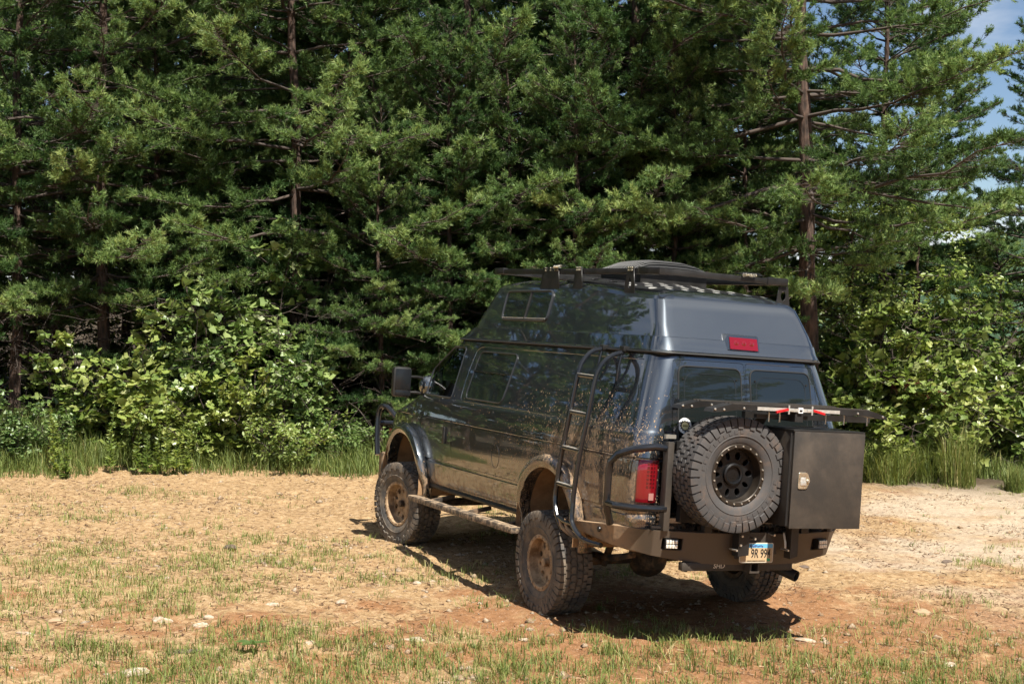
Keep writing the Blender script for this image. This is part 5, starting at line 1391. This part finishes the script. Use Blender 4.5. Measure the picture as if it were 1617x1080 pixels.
# ------------------------------------------------------------------ high brake light in its moulded hood
HB = part('brake_light', MB().add(*(lambda P: (P, [(0, 1, 2, 3), (4, 7, 6, 5), (0, 4, 5, 1), (1, 5, 6, 2), (2, 6, 7, 3), (3, 7, 4, 0)]))([(-1.262, .135, 2.300), (-1.262, -.135, 2.296), (-1.230, -.135, 2.392), (-1.230, .135, 2.396), (-1.18, .135, 2.300), (-1.18, -.135, 2.296), (-1.16, -.135, 2.392), (-1.16, .135, 2.396)])), 'red')
for y in (-.075, .0, .075): part('lens_cell', MB().lathe([(.0, -.006), (.018, -.004), (.024, .0)], (-1.247, y, 2.345), 'x', 14), 'red', HB)
part('light_hood', MB().add(*(lambda P: (P, [(0, 1, 2, 3), (4, 7, 6, 5), (0, 4, 5, 1), (1, 5, 6, 2), (2, 6, 7, 3), (3, 7, 4, 0)]))([(-1.255, .150, 2.292), (-1.255, -.150, 2.288), (-1.222, -.150, 2.404), (-1.222, .150, 2.408), (-1.19, .205, 2.275), (-1.19, -.205, 2.271), (-1.12, -.185, 2.430), (-1.12, .185, 2.434)])), 'paint', sm=10)

# ------------------------------------------------------------------ roof rack
def rz_(x): return 2.94 - .02 * (1 - x / 2.3) - max(0, -x) * .02
RK = [(2.28, .62), (-.90, .62), (-.90, -.60), (2.28, -.60)]
rack = part('roof_rack', MB().bar((2.28, .62, rz_(2.28)), (-.90, .62, rz_(-.90)), .042, .050, bev=.004), 'black')
for a, b in ((1, 2), (2, 3), (3, 0)):
    (x0, y0), (x1, y1) = RK[a], RK[b]; part('rack_rail', MB().bar((x0, y0, rz_(x0)), (x1, y1, rz_(x1)), .042, .050, bev=.004), 'black', rack)
for x in (1.9, 1.3, .75): part('cross_slat', MB().bar((x, -.62, rz_(x) + .005), (x, .62, rz_(x) + .005), .07, .025), 'black', rack)
for (x0, y0, x1, y1) in ((-.58, .623, -.935, .623), (-.905, -.42, -.905, -.625)): part('corner_piece', MB().bar((x0, y0, rz_(x0) + .002), (x1, y1, rz_(x1) + .002), .050, .062, bev=.006), 'black', rack)
part('corner_piece', MB().bar((2.32, .623, rz_(2.3) + .002), (2.10, .623, rz_(2.3) + .002), .050, .062, bev=.006), 'black', rack)
for x, wd, hole in ((1.03, .34, 0), (.47, .13, 0), (-.47, .13, 1)):
    z0 = 2.735 - float(drop(x, 2.74)); z1 = rz_(x) + .03; yb, yt = .655, .645
    pts = [(-wd / 2 - .03, z0), (wd / 2 + .03, z0), (wd / 2 - .01, z1), (-wd / 2 + .01, z1)]
    sp = [pts] + ([circ((0, (z0 + z1) / 2), .026, 14, 1.7)] if hole else [])
    me = fill2d(sp, .004, .001); me.transform(Matrix(((1, 0, 0, x), (0, 0, -1, .652), (0, 1, 0, 0), (0, 0, 0, 1)))); part('rack_foot', me, 'black', rack)
    for dx in ((-.03, 0, .03) if wd < .2 else (-.15, -.1, .0, .1)):
        for dz in (-.008, -.03): part('bolt', MB().cyl((x + dx, .655, z1 + dz), (x + dx, .664, z1 + dz), .008, 8), 'chrome', rack)
me = fill2d([[(-.07, 0), (.07, 0), (.045, .16), (-.045, .16)], circ((0, .08), .026, 14, 1.6)], .004, .001); me.transform(Matrix(((0, 0, 1, -.90), (1, 0, 0, -.60), (0, 1, 0, 2.70), (0, 0, 0, 1)))); part('rack_foot', me, 'black', rack)
me = fill2d([[(-.09, 0), (.09, 0), (.07, .20), (-.07, .20)]], .004, .001); me.transform(Matrix(((0, 0, 1, 2.2), (1, 0, 0, -.55), (0, 1, 0, 2.72), (0, 0, 0, 1)))); part('rack_foot', me, 'black', rack)
# clamps with springs on the rails
for (x, y) in ((.90, .62), (-.90, -.22)):
    z = rz_(x) + .045
    part('rail_clamp', MB().prism([(x - .11 if y > 0 else x - .03, y - .03 if y > 0 else y + .13, z - .01), (x + .11 if y > 0 else x - .03, y - .03 if y > 0 else y - .15, z - .01), (x + .07 if y > 0 else x - .03, y - .03 if y > 0 else y - .11, z + .012), (x - .02 if y > 0 else x - .03, y - .03 if y > 0 else y + .03, z + .016)], (0, .06, 0) if y > 0 else (.06, 0, 0)), 'blackg', rack)
    hx = [(x + (-.06 + .12 * k / 60 if y > 0 else -.04 + .012 * math.cos(k * .9)), y + (.035 + .012 * math.cos(k * .9) if y > 0 else -.07 + .14 * k / 60), z - .012 + .012 * math.sin(k * .9)) for k in range(61)]
    part('spring', MB().tube(hx, .004, 5), 'chrome', rack)
# perforated black deck lying over the tail of the roof
def deck():
    holes = []
    for iy in range(7):
        for ix in range(9):
            y = -.46 + iy * .155 + (.04 if ix % 2 else -.02); x = -.78 + ix * .17; holes.append(circ((x, y), .060, 14, .58))
    me = fill2d([rounded([(-.90, -.585), (.85, -.585), (.85, .585), (-.90, .585)], .05, 4)] + holes, .004, .001)
    bm = bmesh.new(); bm.from_mesh(me); bmesh.ops.triangulate(bm, faces=bm.faces[:]); bmesh.ops.subdivide_edges(bm, edges=[e for e in bm.edges if e.calc_length() > .2], cuts=3, use_grid_fill=True); bm.to_mesh(me); bm.free()
    for v in me.vertices:
        x, y = v.co.x, v.co.y; zz = float(np.interp(abs(y), [0, .10, .30, .50, .59, .635], [2.875, 2.875, 2.868, 2.85, 2.822, 2.80]))
        zx = float(np.interp(-x, [-3, .4, .6, .79, .88, .93], [2.885, 2.875, 2.868, 2.85, 2.822, 2.80]))
        v.co.z += min(zz, zx) - float(drop(x, 2.78)) + .008
    return me
part('roof_deck', deck(), 'mat_deck', hightop)
def roof_top(x, y):
    zz = float(np.interp(abs(y), [0, .10, .30, .50, .59, .635], [2.875, 2.875, 2.868, 2.85, 2.822, 2.80])); zx = float(np.interp(-x, [-3, .4, .6, .79, .88, .93], [2.885, 2.875, 2.868, 2.85, 2.822, 2.80]))
    return min(zz, zx) - float(drop(x, 2.78))
for iy in range(7):  # pale discs added in the deck holes to stand in for bright reflections
    for ix in range(5):
        y = -.46 + iy * .155 + (.04 if ix % 2 else -.02); x = -.78 + ix * .17
        part('deck_glint_disc', MB().add([(x + .054 * math.cos(a), y + .031 * math.sin(a), roof_top(x + .054 * math.cos(a), y + .031 * math.sin(a)) + .0135) for a in np.linspace(0, 2 * math.pi, 13)[:-1]], [tuple(range(12))]), 'alu', hightop)
# roof vent under a ribbed cover
def vent():
    mb = MB().prism([(.62, .34, 2.83), (.62, -.34, 2.83), (-.10, -.34, 2.81), (-.10, .34, 2.81)], (0, 0, .12)); return mb
vt = part('roof_vent', vent(), 'black')
dm = MB(); nx_, ny_ = 12, 10
for i in range(nx_ + 1):
    for j in range(ny_ + 1):
        u, v = i / nx_ * 2 - 1, j / ny_ * 2 - 1; dm.v.append((.25 + u * .40, v * .37, 2.945 + .085 * (1 - abs(u) ** 4) * (1 - abs(v) ** 4)))
for i in range(nx_):
    for j in range(ny_): dm.f.append((i * (ny_ + 1) + j, i * (ny_ + 1) + j + 1, (i + 1) * (ny_ + 1) + j + 1, (i + 1) * (ny_ + 1) + j))
part('vent_cover', dm, 'rubtrim', vt, sm=60)
for j in range(16):
    x = -.12 + j * .05; part('rib', MB().tube([(x, .36 * math.cos(a), 2.955 + .09 * max(0, 1 - abs((x - .25) / .4) ** 4) * (1 - abs(math.cos(a)) ** 4)) for a in np.linspace(0, math.pi, 9)], .008, 5), 'rubtrim', vt)

# ------------------------------------------------------------------ door mirror, bull bar, nose, cab
mm = part('door_mirror', MB().box((3.235, 1.225, 1.745), (.11, .205, .32), RX(math.radians(-8), 3, 'Z'), .045), 'black')
part('mirror_glass', MB().box((3.179, 1.225, 1.775), (.006, .165, .215), RX(math.radians(-8), 3, 'Z'), .002), 'mirror', mm); part('mirror_glass', MB().box((3.179, 1.222, 1.630), (.006, .16, .055), RX(math.radians(-8), 3, 'Z'), .002), 'mirror', mm)
for z in (1.80, 1.635): part('mirror_arm', MB().tube([(3.26, 1.14, z), (3.27, 1.04, z + .002), (3.28, .93, z - .01)], .016, 8), 'black', mm)
part('mirror_foot', MB().prism([(3.20, .93, 1.60), (3.36, .93, 1.60), (3.30, .885, 1.83), (3.22, .90, 1.83)], (0, .035, 0)), 'paint', mm)
part('mirror_foot_cone', MB().tube([(3.27, .90, 1.715), (3.27, .945, 1.715), (3.268, .975, 1.715), (3.266, 1.0, 1.715)], [.115, .105, .075, .03], 14), 'paint', mm)
bb = part('bull_bar', MB().tube(smooth_path([(4.45, .99, .86), (4.50, .99, 1.05), (4.52, .985, 1.30), (4.48, .97, 1.405), (4.36, .945, 1.41), (4.25, .90, 1.34), (4.18, .86, 1.25)]), .032, 10), 'blackg')
part('bull_bar_tube', MB().tube(smooth_path([(4.45, -.99, .86), (4.50, -.99, 1.05), (4.52, -.985, 1.30), (4.48, -.97, 1.405), (4.36, -.95, 1.41)]), .032, 10), 'blackg', bb); part('bull_bar_tube', MB().tube([(4.53, .985, 1.22), (4.60, .4, 1.22), (4.60, -.4, 1.22), (4.53, -.985, 1.22)], .03, 10), 'blackg', bb)
part('front_bumper', MB().prism([(4.20, -1.03, .62), (4.44, -.97, .62), (4.52, -.5, .62), (4.52, .5, .62), (4.44, .97, .62), (4.20, 1.03, .66), (4.12, .98, .62), (4.12, -.98, .62)], (0, 0, .26)), 'bumperm')
part('grille', MB().box((4.385, 0, 1.08), (.03, 1.1, .28)), 'black')
for s in (1, -1): part('headlight', MB().box((4.335, s * .72, 1.10), (.06, .24, .22), None, .02), 'lens')
part('side_marker', MB().box(side(4.12, 1.16, .006), (.10, .02, .05), None, .005), 'red')
for s in (1, -1):
    st2 = part('cab_seat', MB().box((2.30, s * .42, 1.48), (.50, .50, .16), None, .05).box((2.06, s * .42, 1.75), (.14, .48, .55), RX(.18, 3, 'Y'), .05).box((1.99, s * .42, 2.08), (.09, .26, .17), None, .04), 'interior')
part('steering_wheel', MB().tube([(2.86 - .09 * math.sin(a) * 1, .42 + .185 * math.cos(a), 1.62 + .165 * math.sin(a)) for a in np.linspace(0, 2 * math.pi, 29)[:-1]], .014, 6, closed=True).tube([(2.86, .42, 1.62), (3.15, .42, 1.50)], .03, 8), 'interior')
part('dashboard', MB().box((3.08, 0, 1.50), (.34, 1.6, .26), None, .06), 'interior')
part('cab_bulkhead', MB().box((1.20, 0, 1.76), (.02, 1.5, .86)), 'interior')
part('rear_mirror', MB().box((2.86, .0, 2.02), (.03, .22, .07), None, .012), 'black')
